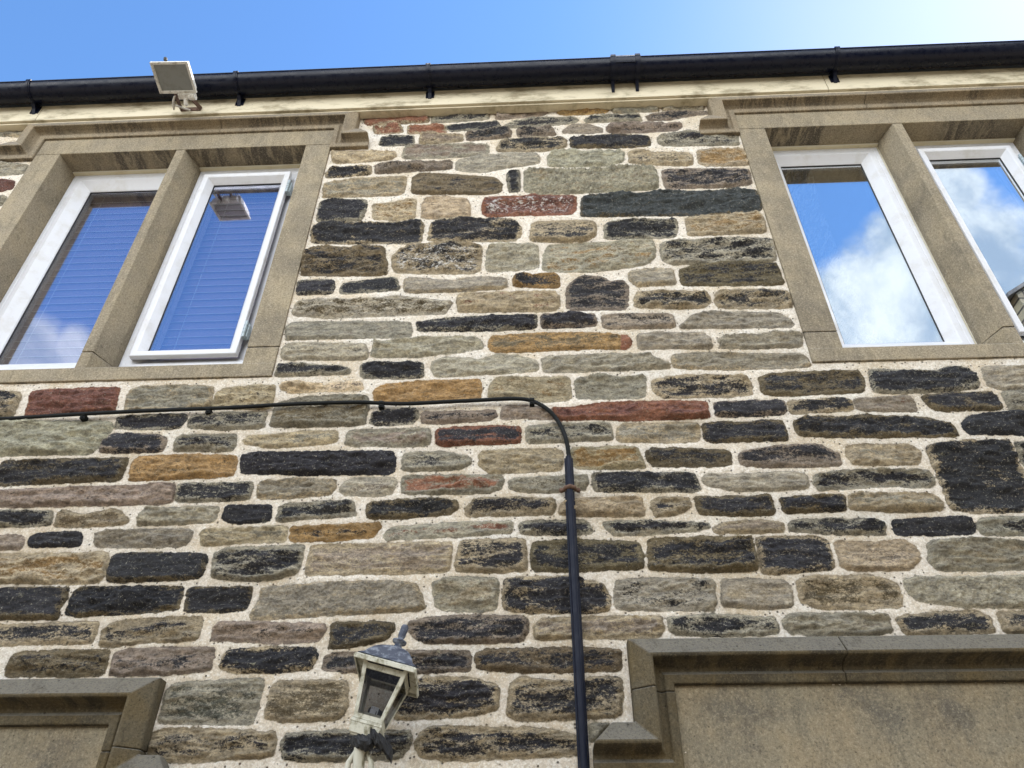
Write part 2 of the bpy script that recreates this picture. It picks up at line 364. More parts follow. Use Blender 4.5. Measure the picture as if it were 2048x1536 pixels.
PK4- 428 1256 440 1244 520 1245 645 1249 648 1258 636 1280 560 1283 480 1280 425 1277
KB4- 667 1246 717 1244 786 1247 788 1258 770 1276 717 1289 659 1296 662 1268
KP3- 818 1245 860 1236 940 1231 1040 1233 1053 1240 1053 1265 1035 1281 940 1283 870 1284 835 1278 822 1262
PT4- 1070 1255 1078 1240 1138 1236 1244 1233 1320 1233 1327 1250 1320 1267 1296 1273 1165 1273 1072 1277
KG3- 1337 1235 1400 1230 1500 1232 1548 1236 1554 1248 1556 1264 1480 1268 1400 1269 1345 1265
GP3- 1570 1236 1582 1229 1719 1227 1774 1230 1785 1260 1745 1267 1640 1268 1582 1263 1571 1250
KT3- 1794 1234 1903 1223 1956 1223 1980 1234 1990 1263 1903 1265 1816 1267 1798 1244
KT5- 1998 1226 2062 1222 2062 1265 2012 1263
BK5- 26 1306 132 1302 214 1302 215 1313 202 1349 105 1350 11 1350 13 1334
PK4- 227 1310 243 1301 316 1296 426 1296 424 1316 417 1339 316 1347 237 1349 219 1345
KT1- 446 1315 455 1300 540 1296 628 1296 632 1310 620 1335 560 1341 480 1342 438 1335
KP3- 650 1316 665 1308 720 1305 770 1305 770 1341 720 1341 648 1337
KP3- 782 1305 860 1303 936 1303 940 1312 937 1340 840 1342 782 1341
BK6- 951 1308 970 1301 1080 1298 1180 1297 1238 1300 1240 1320 1238 1338 1150 1341 1050 1342 955 1335
DG5- 333 1380 345 1368 420 1363 523 1358 522 1380 508 1430 500 1445 420 1444 318 1442 326 1410
BT4- 546 1371 559 1363 691 1363 694 1376 690 1416 680 1434 585 1442 533 1434 531 1418
KT3- 815 1364 850 1355 900 1356 935 1356 975 1366 997 1376 995 1415 960 1425 880 1432 790 1436 785 1400 800 1375
KT4- 1024 1368 1041 1356 1072 1360 1149 1366 1183 1355 1240 1355 1242 1381 1241 1430 1165 1434 1033 1438 1016 1426 1020 1395
KT5- 305 1466 330 1457 450 1460 545 1465 550 1475 543 1510 460 1516 350 1522 296 1515 298 1490
KG3- 572 1468 707 1461 815 1463 821 1471 817 1492 796 1517 612 1519 567 1513 564 1487
KT4- 845 1462 870 1455 950 1456 1050 1457 1110 1463 1155 1472 1160 1505 1100 1510 980 1515 900 1518 845 1512 830 1490
GK2- 1181 1450 1220 1448 1190 1478 1181 1480
GK2- 285 1527 320 1524 330 1545 285 1552
GT1- -14 256 62 251 44 273 0 270 -14 270
GT4- -14 323 55 330 48 345 0 349 -14 349
MK4- -14 357 0 357 27 361 24 376 0 381 -14 381
KG5- -14 390 12 393 5 407 -14 414
'''
# ------------------------------------------------------------------ materials
def wall_material():
    m, t = mat('rubble_wall'); at = lambda n, o='Fac': t.new('ShaderNodeAttribute', attribute_name=n).outputs[o]
    p = t.pos(); ps = t.pos((1, 1, 3.2)); sd = at('sd'); cov = at('cov')
    e = t.math('ADD', sd, t.math('MULTIPLY', t.math('SUBTRACT', t.noise(p, 90, 6, .75), .5), .0085))
    stone = t.rng(e, .0042, .0018)
    n1 = t.noise(ps, 9, 8, .68, .4); n2 = t.noise(t.pos((1, 1, 1.5)), 105, 5, .85); gr = t.noise(p, 175, 3, .75)
    v = t.math('ADD', t.math('MULTIPLY', n1, .56), t.math('MULTIPLY', n2, .44))
    v = t.math('ADD', v, t.math('MULTIPLY', t.rng(sd, -.024, -.001, 0, 1), .12))
    thr = t.math('ADD', .66, t.math('MULTIPLY', cov, -.33))
    k = t.rng(t.math('SUBTRACT', v, thr), -.035, .035)
    col = t.mix(k, at('c1', 'Color'), at('c2', 'Color'))
    n3 = t.noise(t.pos((1, 1, 2.6), (3, 7, 1)), 22, 6, .65)
    col = t.mix(1, col, t.new('ShaderNodeCombineColor', {0: t.rng(n3, .3, .7, .52, 1.5, False), 1: t.rng(n3, .3, .7, .52, 1.46, False), 2: t.rng(n3, .3, .7, .55, 1.40, False)}).outputs[0], 'MULTIPLY')
    col = t.mix(1, col, t.new('ShaderNodeCombineColor', {i_: t.rng(n2, .36, .64, .58, 1.46, False) for i_ in (0, 1, 2)}).outputs[0], 'MULTIPLY')
    # bedding lines, lichen, small pale grains
    bd = t.rng(t.noise(t.pos((.6, 1, 9)), 16, 5, .7, .3), .60, .70)
    col = t.mix(t.math('MULTIPLY', bd, .55), col, (.045, .035, .025))
    li = t.math('MULTIPLY', t.rng(t.noise(p, 30, 6, .8), .60, .68), t.rng(t.noise(p, 3.1, 3), .45, .62))
    col = t.mix(t.math('MULTIPLY', li, .55), col, (.36, .33, .22))
    fl = t.rng(t.noise(p, 135, 3, .85), .60, .66)
    col = t.mix(t.math('MULTIPLY', fl, .60), col, (.40, .37, .30))
    dk = t.rng(gr, .42, .33); col = t.mix(t.math('MULTIPLY', dk, .6), col, (.015, .014, .013))
    # sandy mortar
    mo = t.mix(t.rng(t.noise(p, 4.5, 5, .6), .44, .62), (.76, .68, .57), (.645, .535, .385))
    mo = t.mix(t.math('MULTIPLY', t.rng(t.noise(ps, 2.1, 4, .6), .5, .68), .5), mo, (.80, .78, .73))
    mo = t.mix(t.rng(t.noise(p, 70, 5, .8), .45, .62, 0, .6), mo, (.46, .39, .29))
    mo = t.mix(t.rng(gr, .46, .35, 0, .42), mo, (.38, .32, .24))
    mo = t.mix(t.math('MULTIPLY', t.rng(gr, .52, .62), .6), mo, (.88, .86, .80))
    vd = t.new('ShaderNodeTexVoronoi', {'Vector': p, 'Scale': 78.0, 'Randomness': 1.0})
    pit = t.math('MULTIPLY', t.rng(vd.outputs['Distance'], .30, .18), t.rng(t.new('ShaderNodeSeparateColor', {0: vd.outputs['Color']}).outputs[0], .74, .78))
    mo = t.mix(t.math('MULTIPLY', pit, .85), mo, (.07, .055, .04))
    st = t.rng(sd, .009, .001); mo = t.mix(t.math('MULTIPLY', t.math('MULTIPLY', st, t.rng(t.noise(p, 26, 4, .7), .42, .6)), .6), mo, (.36, .27, .15))
    sw = t.math('MULTIPLY', at('salt'), t.math('MULTIPLY', t.rng(t.noise(t.pos((1, 1, 2.0)), 42, 6, .85), .54, .58), t.rng(sd, -.014, -.034)))
    col = t.mix(t.math('MULTIPLY', sw, .9), col, (.66, .64, .60))
    c = t.mix(stone, mo, col)
    hs = t.math('ADD', t.math('MULTIPLY', t.noise(t.pos((1, 1, 2.2)), 48, 8, .78), 1.3), t.math('MULTIPLY', gr, .35))
    hm = t.math('SUBTRACT', t.math('MULTIPLY', t.noise(p, 110, 5, .85), .9), t.math('MULTIPLY', pit, .8))
    h = t.new('ShaderNodeMix', {0: stone, 2: hm, 3: hs}).outputs[0]
    t.bsdf(c, .88, h, 1.0, .0085, **{'Specular IOR Level': .25}); return m
def dressed_material(name, base, dark, warm, grime=.5, top=(.2, .2, .2), blot=.38):
    m, t = mat(name); p = t.pos()
    g = t.noise(p, 150, 4, .85); n = t.noise(p, 7, 6, .6); n2 = t.noise(t.pos((3.4, .7, 1.1), (4, 2, 9)), 8, 7, .72, .6)
    c = t.mix(t.rng(n, .35, .68), base, warm)
    c = t.mix(t.math('MULTIPLY', t.rng(t.noise(p, 2.4, 5, .62), .50, .66), blot), c, dark)
    pm = t.rng(t.noise(t.pos((1, 0, .4), (9, 0, 3)), 3.1, 3, .5), .43, .53)
    stk = t.math('MULTIPLY', t.rng(n2, .40, .56), pm)
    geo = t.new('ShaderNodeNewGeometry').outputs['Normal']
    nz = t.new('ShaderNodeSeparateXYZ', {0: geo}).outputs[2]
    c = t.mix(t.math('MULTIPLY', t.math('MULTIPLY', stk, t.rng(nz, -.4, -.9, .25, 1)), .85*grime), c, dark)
    c = t.mix(t.math('MULTIPLY', t.rng(nz, .15, .5), .8), c, top)      # top colour mixed in on upward weatherings
    c = t.mix(t.rng(g, .52, .64, 0, .55), c, tuple(x*1.75 for x in base)); c = t.mix(t.rng(g, .48, .36, 0, .6), c, tuple(x*.30 for x in base))
    c = t.mix(t.math('MULTIPLY', t.rng(t.noise(t.pos((1.6, 1, .5)), 19, 7, .8), .52, .66), .45), c, tuple(x*.42 for x in base))
    vd = t.new('ShaderNodeTexVoronoi', {'Vector': p, 'Scale': 60.0})
    pit = t.math('MULTIPLY', t.rng(vd.outputs['Distance'], .22, .12), t.rng(t.new('ShaderNodeSeparateColor', {0: vd.outputs['Color']}).outputs[1], .86, .9))
    c = t.mix(t.math('MULTIPLY', pit, .6), c, (.03, .025, .02))
    h = t.math('SUBTRACT', t.math('ADD', t.math('MULTIPLY', g, .5), t.math('MULTIPLY', t.noise(p, 60, 5, .7), .8)), pit)
    t.bsdf(c, .9, h, .9, .004, **{'Specular IOR Level': .2}); return m
def paint_material(name, base, dirt, rough=.45, amt=.5, sc=14, stretch=(1, 1, 1), bump=.0006, spec=.5):
    m, t = mat(name); p = t.pos(stretch); n = t.noise(p, sc, 6, .7)
    c = t.mix(t.math('MULTIPLY', t.rng(n, .45, .68), amt), base, dirt)
    sp = t.rng(t.noise(t.pos(), sc*11, 3, .7), .66, .74); c = t.mix(t.math('MULTIPLY', sp, amt*.7), c, tuple(x*.25 for x in dirt))
    t.bsdf(c, t.rng(n, .3, .7, rough, min(1, rough+.25)), t.noise(p, sc*6, 4), .4, bump, **{'Specular IOR Level': spec}); return m
M_WALL = wall_material()
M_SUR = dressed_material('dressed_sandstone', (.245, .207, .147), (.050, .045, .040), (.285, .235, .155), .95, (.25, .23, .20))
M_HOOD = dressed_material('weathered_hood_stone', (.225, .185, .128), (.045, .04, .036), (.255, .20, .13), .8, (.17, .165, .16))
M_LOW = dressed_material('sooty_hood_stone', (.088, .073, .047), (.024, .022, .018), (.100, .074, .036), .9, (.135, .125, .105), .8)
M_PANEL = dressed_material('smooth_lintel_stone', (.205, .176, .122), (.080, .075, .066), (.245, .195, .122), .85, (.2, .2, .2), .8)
M_UPVC = paint_material('white_plastic', (.60, .61, .64), (.42, .39, .33), .28, .35, 9)
M_CREAM = paint_material('cream_paint', (.62, .56, .40), (.50, .42, .25), .6, .5, 10)
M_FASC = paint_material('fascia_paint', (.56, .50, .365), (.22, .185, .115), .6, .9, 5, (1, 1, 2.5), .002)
M_BLK = paint_material('black_gutter_plastic', (.003, .0045, .013), (.010, .012, .022), .2, .4, 30, spec=.2)
M_PIPE = paint_material('black_conduit', (.003, .005, .014), (.010, .011, .018), .36, .3, 30, spec=.16)
M_CABLE = paint_material('black_cable_sheath', (.004, .005, .005), (.012, .013, .010), .6, .5, 60, spec=.2)
M_RUST = paint_material('rusty_steel', (.10, .055, .035), (.05, .03, .02), .8, .6, 60)
M_STEEL = paint_material('zinc_hinge', (.35, .42, .45), (.12, .12, .12), .4, .5, 90)
M_LAMPW = paint_material('flaking_cream_enamel', (.44, .425, .345), (.13, .115, .06), .6, .95, 45, (1, 1, .6), .002)
M_LAMPB = paint_material('faded_blue_black_enamel', (.022, .028, .048), (.24, .26, .29), .5, .75, 40, (1, 1, 1), .002)
M_TAPE = paint_material('black_tape', (.004, .004, .005), (.012, .011, .010), .6, .6, 50, (1, 1, 1), .004)
M_FLOOD = paint_material('weathered_white_casting', (.62, .60, .55), (.26, .23, .18), .55, .8, 45, (1, 1, 1), .001)
M_LENS = paint_material('dusty_lens', (.20, .205, .19), (.13, .12, .10), .35, .5, 25)
M_SEAL = paint_material('black_rubber_seal', (.02, .02, .02), (.05, .05, .05), .6, .3, 50)
M_BLIND = paint_material('pale_blind_slat', (.30, .25, .33), (.26, .22, .28), .5, .2, 8)
M_PLAST = paint_material('dim_room_plaster', (.10, .10, .12), (.06, .06, .07), .9, .4, 3)
M_SLATE = paint_material('roof_slate', (.10, .10, .11), (.06, .06, .055), .7, .6, 6)
def glass_material(name, fac, tint=(.93, .97, 1.0), f2=.95, pw=3.0):
    m, t = mat(name)
    g = t.new('ShaderNodeBsdfGlossy', {'Color': tint, 'Roughness': 0.0})
    tr = t.new('ShaderNodeBsdfTransparent', {'Color': (f2, f2, f2)})
    fr = t.new('ShaderNodeLayerWeight', {'Blend': .5}).outputs['Facing']
    mx = t.new('ShaderNodeMixShader', {0: t.math('MAXIMUM', fac, t.math('POWER', fr, pw)), 1: tr.outputs[0], 2: g.outputs[0]})
    t.new('ShaderNodeOutputMaterial', {'Surface': mx.outputs[0]}); return m
M_GLASS = glass_material('window_glass', .66)
M_GLASSB = glass_material('window_glass_before_blind', .42, (.80, .83, 1.0))
M_LGLASS = glass_material('lantern_glass', .04, (.7, .7, .7), .42, 7.0)
def lace_material():
    m, t = mat('lace'); p = t.pos()
    k = t.rng(t.noise(p, 28, 3, .6, 1.5), .47, .53)
    b = t.new('ShaderNodeBsdfPrincipled', {'Base Color': (.8, .85, .9), 'Roughness': .9, 'Alpha': t.math('MULTIPLY_ADD', k, .75, .1)})
    t.new('ShaderNodeOutputMaterial', {'Surface': b.outputs[0]}); return m
M_LACE = lace_material()
def block_material():
    m, t = mat('coursed_blocks'); p = t.pos(rot=(R(90), 0, 0))
    br = t.new('ShaderNodeTexBrick', {'Vector': p, 'Color1': (.42, .36, .24), 'Color2': (.17, .14, .10), 'Mortar': (.06, .05, .04), 'Scale': 1.0, 'Mortar Size': .016, 'Brick Width': .40, 'Row Height': .15, 'Bias': -.3})
    n = t.noise(t.pos(), 3, 6, .7)
    c = t.mix(t.rng(n, .5, .66, 0, .8), br.outputs[0], (.05, .05, .05))
    t.bsdf(c, .9, t.math('ADD', br.outputs['Fac'], t.noise(t.pos(), 30, 4)), .6, .02); return m
M_BLOCK = block_material()
def ground_material():
    m, t = mat('pale_gravel_paving'); p = t.pos()
    c = t.mix(t.noise(p, 1.2, 6, .6), (.40, .325, .22), (.31, .255, .175)); c = t.mix(t.rng(t.noise(p, 60, 4, .8), .4, .6, 0, .6), c, (.20, .18, .15))
    t.bsdf(c, .9, t.noise(p, 60, 4, .8), .7, .02); return m
M_GROUND = ground_material()
# ------------------------------------------------------------------ the house: rubble wall
house = empty('stone_house', (0, 0, 0), 'old stone house with multicoloured rubble wall, pale mortar and mullioned windows under a black gutter', 'house')
PAL = {'K': (.023, .023, .0265), 'S': (.040, .046, .045), 'G': (.248, .228, .174), 'T': (.308, .255, .170), 'B': (.115, .092, .055), 'O': (.275, .178, .078),
       'R': (.20, .090, .056), 'M': (.108, .050, .040), 'P': (.205, .168, .130), 'L': (.47, .38, .25), 'D': (.075, .078, .058)}
WIN = [(-2.548, -1.02, 3.392, 5.19), (1.02, 2.548, 3.392, 5.19), (-2.62, -1.222, 0.95, 2.145), (.355, 1.9, 0.95, 2.234)]
def lattice(seed): return np.random.default_rng(seed).random((256, 256))*2-1
_L = [lattice(i) for i in range(12)]
def vn(u, v, k):
    T = _L[k % 12]; ui = np.floor(u).astype(np.int64); vi = np.floor(v).astype(np.int64); fu = u-ui; fv = v-vi
    fu = fu*fu*fu*(fu*(fu*6-15)+10); fv = fv*fv*fv*(fv*(fv*6-15)+10)
    a = T[ui & 255, vi & 255]; b = T[(ui+1) & 255, vi & 255]; c = T[ui & 255, (vi+1) & 255]; d = T[(ui+1) & 255, (vi+1) & 255]
    return (a*(1-fu)+b*fu)*(1-fv)+(c*(1-fu)+d*fu)*fv
def fbm(u, v, k, o=4, g=.5):
    r = 0; a = 1; s = 0
    for i in range(o): r = r+a*vn(u*2**i+17*i, v*2**i+31*i, k+i); s += a; a *= g
    return r/s*1.5
rng = np.random.default_rng(5)
stones = []
def chaikin(p, n=2):
    p = np.array(p, float)
    for _ in range(n):
        q = np.roll(p, -1, 0); p = np.stack([p*.9+q*.1, p*.1+q*.9], 1).reshape(-1, 2)
    return p
for ln in STONES.strip().split('\n'):
    h, *nn = ln.split(); nn = list(map(float, nn))
    pp = [P(nn[i], nn[i+1], -.006)[[0, 2]] for i in range(0, len(nn), 2)]
    stones.append((chaikin(pp), h[0], h[1], int(h[2])/10, h[3]))
# the parts of the wall the photograph does not reach: random courses in the same manner
z = 0.02; kinds = 'KKKGGGTTBPPORK'
EX = [(a-.012, b+.012, c-.012, d) for a, b, c, d in WIN]+[(a-.21, b+.21, 4.84, 5.2) for a, b, c, d in WIN[:2]]+[(-2.87, -1.09, .95, 2.27), (-2.87, -.98, 1.93, 2.07), (.225, 2.03, .95, 2.365), (.11, 2.16, 2.0, 2.14), (.05, .14, 0, 3)]
while z < 5.08:
    hgt = rng.uniform(.07, .125); gx = np.arange(-5.58, 6.38, .01); okm = np.ones(len(gx), bool)
    for zz in (z, z+hgt):
        px, py = Q(gx, 0*gx, zz+0*gx); okm &= (px < -19) | (px > 2068) | (py > 1549)
    for a, b, c, d in EX: okm &= ~((gx > a) & (gx < b) & (z < d) & (z+hgt > c))
    e = np.flatnonzero(np.diff(np.concatenate([[0], okm.astype(int), [0]])))
    for a, b in zip(e[::2], e[1::2]):
        x, x1 = gx[a]+.006, gx[b-1]-.006
        while x1-x > .05:
            w = rng.uniform(.13, .42); w = min(w, x1-x)
            if x1-x-w < .10: w = x1-x
            c4 = np.array([(x, z), (x+w, z), (x+w, z+hgt), (x, z+hgt)])
            j = rng.uniform(-.006, .006, (4, 2)); q = (c4+j)[::-1]
            k1 = kinds[rng.integers(len(kinds))]; k2 = kinds[rng.integers(len(kinds))]
            stones.append((chaikin(q), k1, k2, rng.uniform(.1, .5), '-')); x += w+.024
    z += hgt+.024
NS = len(stones)
srow = np.random.default_rng(11)
C1 = np.array([np.array(PAL[s[1]])*srow.uniform(.95, 1.32)*(1+srow.uniform(-.025, .025, 3)) for s in stones]); C2 = np.array([np.array(PAL[s[2]])*srow.uniform(.8, 1.1) for s in stones])
COV = np.array([s[3] for s in stones])
for i in range(NS):
    if C2[i].sum() < C1[i].sum(): C1[i], C2[i] = C2[i].copy(), C1[i].copy(); COV[i] = 1-COV[i]
HS = srow.uniform(.009, .019, NS); AMP = srow.uniform(.5, 1.6, NS); TX = srow.uniform(-.03, .03, NS); TZ = srow.uniform(-.12, .16, NS)
SALT = np.array([1.0 if 'w' in s[4] else 0.0 for s in stones]); PK = np.array([1.0 if 'p' in s[4] else 0.0 for s in stones]); SEED = srow.uniform(0, 90, NS)
CX = np.array([s[0][:, 0].mean() for s in stones]); CZ = np.array([s[0][:, 1].mean() for s in stones])
def wall_patch(xs, zs):
    X, Z = np.meshgrid(xs, zs, indexing='xy'); sh = X.shape
    best = np.full(sh, .06); idx = np.zeros(sh, np.int32)
    for i, s in enumerate(stones):
        p = s[0]; mg = .028
        a, b = np.searchsorted(xs, [p[:, 0].min()-mg, p[:, 0].max()+mg]); c, d = np.searchsorted(zs, [p[:, 1].min()-mg, p[:, 1].max()+mg])
        if a >= b or c >= d: continue
        x = X[c:d, a:b]; zz = Z[c:d, a:b]; dm = np.full(x.shape, 9.0); ins = np.zeros(x.shape, bool)
        for (x0, z0), (x1, z1) in zip(p, np.roll(p, -1, 0)):
            ex, ez = x1-x0, z1-z0; l2 = ex*ex+ez*ez+1e-12
            tt = np.clip(((x-x0)*ex+(zz-z0)*ez)/l2, 0, 1); dm = np.minimum(dm, (x-x0-tt*ex)**2+(zz-z0-tt*ez)**2)
            cr = ((z0 > zz) != (z1 > zz)) & (x < (x1-x0)*(zz-z0)/(z1-z0+1e-12)+x0); ins ^= cr
        sdv = np.where(ins, -1, 1)*np.sqrt(dm)-.0038; bb = best[c:d, a:b]; k = sdv < bb
        bb[k] = sdv[k]; idx[c:d, a:b][k] = i
    sd = best+.0042*fbm(X*46, Z*60, 0, 5, .65)
    t_ = np.clip(-sd/.011, 0, 1); pr = 1-(1-t_)**2.6
    sx = X+SEED[idx]; am = AMP[idx]
    rug = fbm(sx*9, Z*30, 1, 5, .55)*.0095+(1-np.abs(fbm(sx*14, Z*46, 4, 3)))*.0075-.0055+fbm(sx*70, Z*95, 6, 2)*.0022
    st = np.floor(fbm(sx*5, Z*22, 2, 3)*2.2); rug = rug+st*.0032
    rug = rug*(1-.6*PK[idx])+PK[idx]*.0060*fbm(X*130, Z*150, 3, 2)
    tl = TZ[idx]*(Z-CZ[idx])+TX[idx]*(X-CX[idx])
    h = pr*(HS[idx]+rug*am+tl)
    mo = .0012*fbm(X*26, Z*26, 5, 3)+.0011*fbm(X*140, Z*140, 8, 2)+.0022*np.clip(sd/.012, 0, 1)
    h = np.where(sd < 0, np.maximum(h, -.002)+mo*(1-pr), mo)
    nx, nz = len(xs), len(zs); I = np.arange(nx*nz).reshape(nz, nx)
    fx = (X[:-1, :-1]+X[1:, 1:])/2; fz = (Z[:-1, :-1]+Z[1:, 1:])/2; keep = np.ones(fx.shape, bool)
    for a, b, c, d in WIN: keep &= ~((fx > a+.012) & (fx < b-.012) & (fz > c+.012) & (fz < d))
    q = np.stack([I[:-1, :-1], I[:-1, 1:], I[1:, 1:], I[1:, :-1]], -1)[keep]
    co = np.stack([X, -h, Z], -1).reshape(-1, 3); id_ = idx.ravel()
    return co, q, sd.ravel(), C1[id_], C2[id_], COV[id_], SALT[id_]
zs = [1.96]
while zs[-1] < 5.19: zs.append(zs[-1]+.0030+.0013*(zs[-1]-1.96))
zs = np.array(zs)
parts = [wall_patch(np.arange(-2.95, 2.951, .0038), zs), wall_patch(np.arange(-2.95, 2.96, .012), np.arange(0, 1.975, .012)),
         wall_patch(np.arange(-5.6, -2.93, .014), np.arange(0, 5.2, .014)), wall_patch(np.arange(2.93, 6.4, .014), np.arange(0, 5.2, .014))]
co = []; q = []; at_ = [[], [], [], [], []]; n0 = 0
for p in parts:
    co.append(p[0]); q.append(p[1]+n0); n0 += len(p[0])
    for k in range(5): at_[k].append(p[2+k])
co = np.concatenate(co); q = np.concatenate(q); at_ = [np.concatenate(a) for a in at_]
me = bpy.data.meshes.new('wall'); me.vertices.add(len(co)); me.vertices.foreach_set('co', co.astype(np.float32).ravel())
me.loops.add(len(q)*4); me.loops.foreach_set('vertex_index', q.astype(np.int32).ravel())
me.polygons.add(len(q)); me.polygons.foreach_set('loop_start', np.arange(len(q), dtype=np.int32)*4)
try: me.polygons.foreach_set('loop_total', np.full(len(q), 4, np.int32))
except Exception: pass
me.update(calc_edges=True)
for nm, a in (('sd', at_[0]), ('cov', at_[3]), ('salt', at_[4])):
    me.attributes.new(nm, 'FLOAT', 'POINT').data.foreach_set('value', a.astype(np.float32))
for nm, a in (('c1', at_[1]), ('c2', at_[2])):
    me.attributes.new(nm, 'FLOAT_COLOR', 'POINT').data.foreach_set('color', np.concatenate([a, np.ones((len(a), 1))], 1).astype(np.float32).ravel())
link('wall', me, M_WALL, house, True)
# ------------------------------------------------------------------ window surrounds, hood moulds
ZB, ZJ, ZS, ZL, ZT = 3.392, 3.541, 3.458, 4.895, 5.19; FY = -.012; BK = .30; g = .0016
def surround(xa, xb, sgn):
    # xa, xb = outer faces; the two lights are divided at x = -1.793*s
    mc = -1.7925 if xa < 0 else 1.7925
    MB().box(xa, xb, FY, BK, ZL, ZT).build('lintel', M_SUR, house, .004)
    for xo, xi in ((xa, xa+.128), (xb, xb-.128)):
        s = 1 if xi > xo else -1
        poly = [(xo, FY), (xi, FY), (xi+s*.010, .085), (xi+s*.010, BK), (xo, BK)]
        MB().prism(poly, 'z', ZJ+g, ZL-g).build('jamb', M_SUR, house, .003)
    poly = [(mc-.0225, FY+.001), (mc+.0225, FY+.001), (mc+.056, .085), (mc+.056, BK-.1), (mc-.056, BK-.1), (mc-.056, .085)]
    MB().prism(poly, 'z', ZJ+g, ZL-g).build('mullion', M_SUR, house, .003)
    b = MB().prism([(FY, ZB), (BK, ZB), (BK, ZS+.06), (.12, ZS+.05), (FY, ZS)], 'x', xa, xb)
    b.build('sill', M_SUR, house, .004)
    for xo, xi in ((xa, xa+.128), (xb, xb-.128)):
        s = 1 if xi > xo else -1; b = MB()
        b.prism([(xo+s*.0004, FY+.0012), (xi, FY+.0012), (xi+s*.010, .085), (xi+s*.010, BK-.002), (xo+s*.0004, BK-.002)], 'z', ZS-.03, ZJ-g).build('stool', M_SUR, house, .003)
    b = MB(); b.prism([(mc-.0225, FY+.0022), (mc+.0225, FY+.0022), (mc+.060, .085), (mc+.060, BK-.1), (mc-.060, BK-.1), (mc-.060, .085)], 'z', ZS-.03, ZJ-g)
    b.build('stool', M_SUR, house, .003)
surround(-2.548, -1.02, 1); surround(1.02, 2.548, 1)
HP = [(0, -.01), (0, .020), (.003, .024), (.026, .026), (.030, .018), (.036, .015), (.045, .018), (.053, .030), (.057, .048), (.059, .078), (.067, .082), (.118, .046), (.121, .040), (.121, -.01)]
def hood(paths, m, prof=HP):
    b = MB()
    for p, out, *hp in paths: b.sweep(p, prof, out, 0, *hp)
    return b.build('hood_mould', m, house, .0022, 1)
def run(xa, xb, z, joints):               # split a horizontal run at its joints
    xs = [xa]+joints+[xb]; return [([(a+(.001 if i else 0), z), (b-(.001 if b != xb else 0), z)], 1) for i, (a, b) in enumerate(zip(xs, xs[1:]))]
zi, zs_ = 5.018, 4.852
for xa, xb, js in ((-2.548, -1.02, [-2.10, -1.62, -1.29]), (1.02, 2.548, [1.31, 1.68, 2.2])):
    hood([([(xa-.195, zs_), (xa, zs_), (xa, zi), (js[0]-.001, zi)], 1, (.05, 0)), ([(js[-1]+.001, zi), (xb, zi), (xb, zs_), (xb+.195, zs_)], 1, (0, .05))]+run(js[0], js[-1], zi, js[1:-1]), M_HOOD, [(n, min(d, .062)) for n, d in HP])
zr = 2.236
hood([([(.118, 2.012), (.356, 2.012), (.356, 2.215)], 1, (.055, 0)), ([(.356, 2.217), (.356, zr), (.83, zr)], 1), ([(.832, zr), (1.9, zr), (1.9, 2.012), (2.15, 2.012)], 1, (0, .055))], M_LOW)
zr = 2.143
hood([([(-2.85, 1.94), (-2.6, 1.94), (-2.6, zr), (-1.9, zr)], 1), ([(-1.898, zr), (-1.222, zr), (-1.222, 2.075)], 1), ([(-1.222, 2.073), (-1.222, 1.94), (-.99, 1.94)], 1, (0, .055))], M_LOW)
# ground-floor openings below the frame: deep lintel stones, jambs, sill
for xa, xb, zt in ((-2.6, -1.222, 2.143), (.356, 1.9, 2.236)):
    MB().box(xa-.02, xb+.02, -.004, .3, zt-.52, zt+.01).build('lintel', M_PANEL, house, .004)
    for x0, x1 in ((xa-.02, xa+.12), (xb-.12, xb+.02)): MB().box(x0, x1, -.004, .3, 1.05, zt-.522).build('jamb', M_PANEL, house, .004)
    MB().box(xa-.03, xb+.03, -.03, .3, .93, 1.048).build('sill', M_PANEL, house, .004)
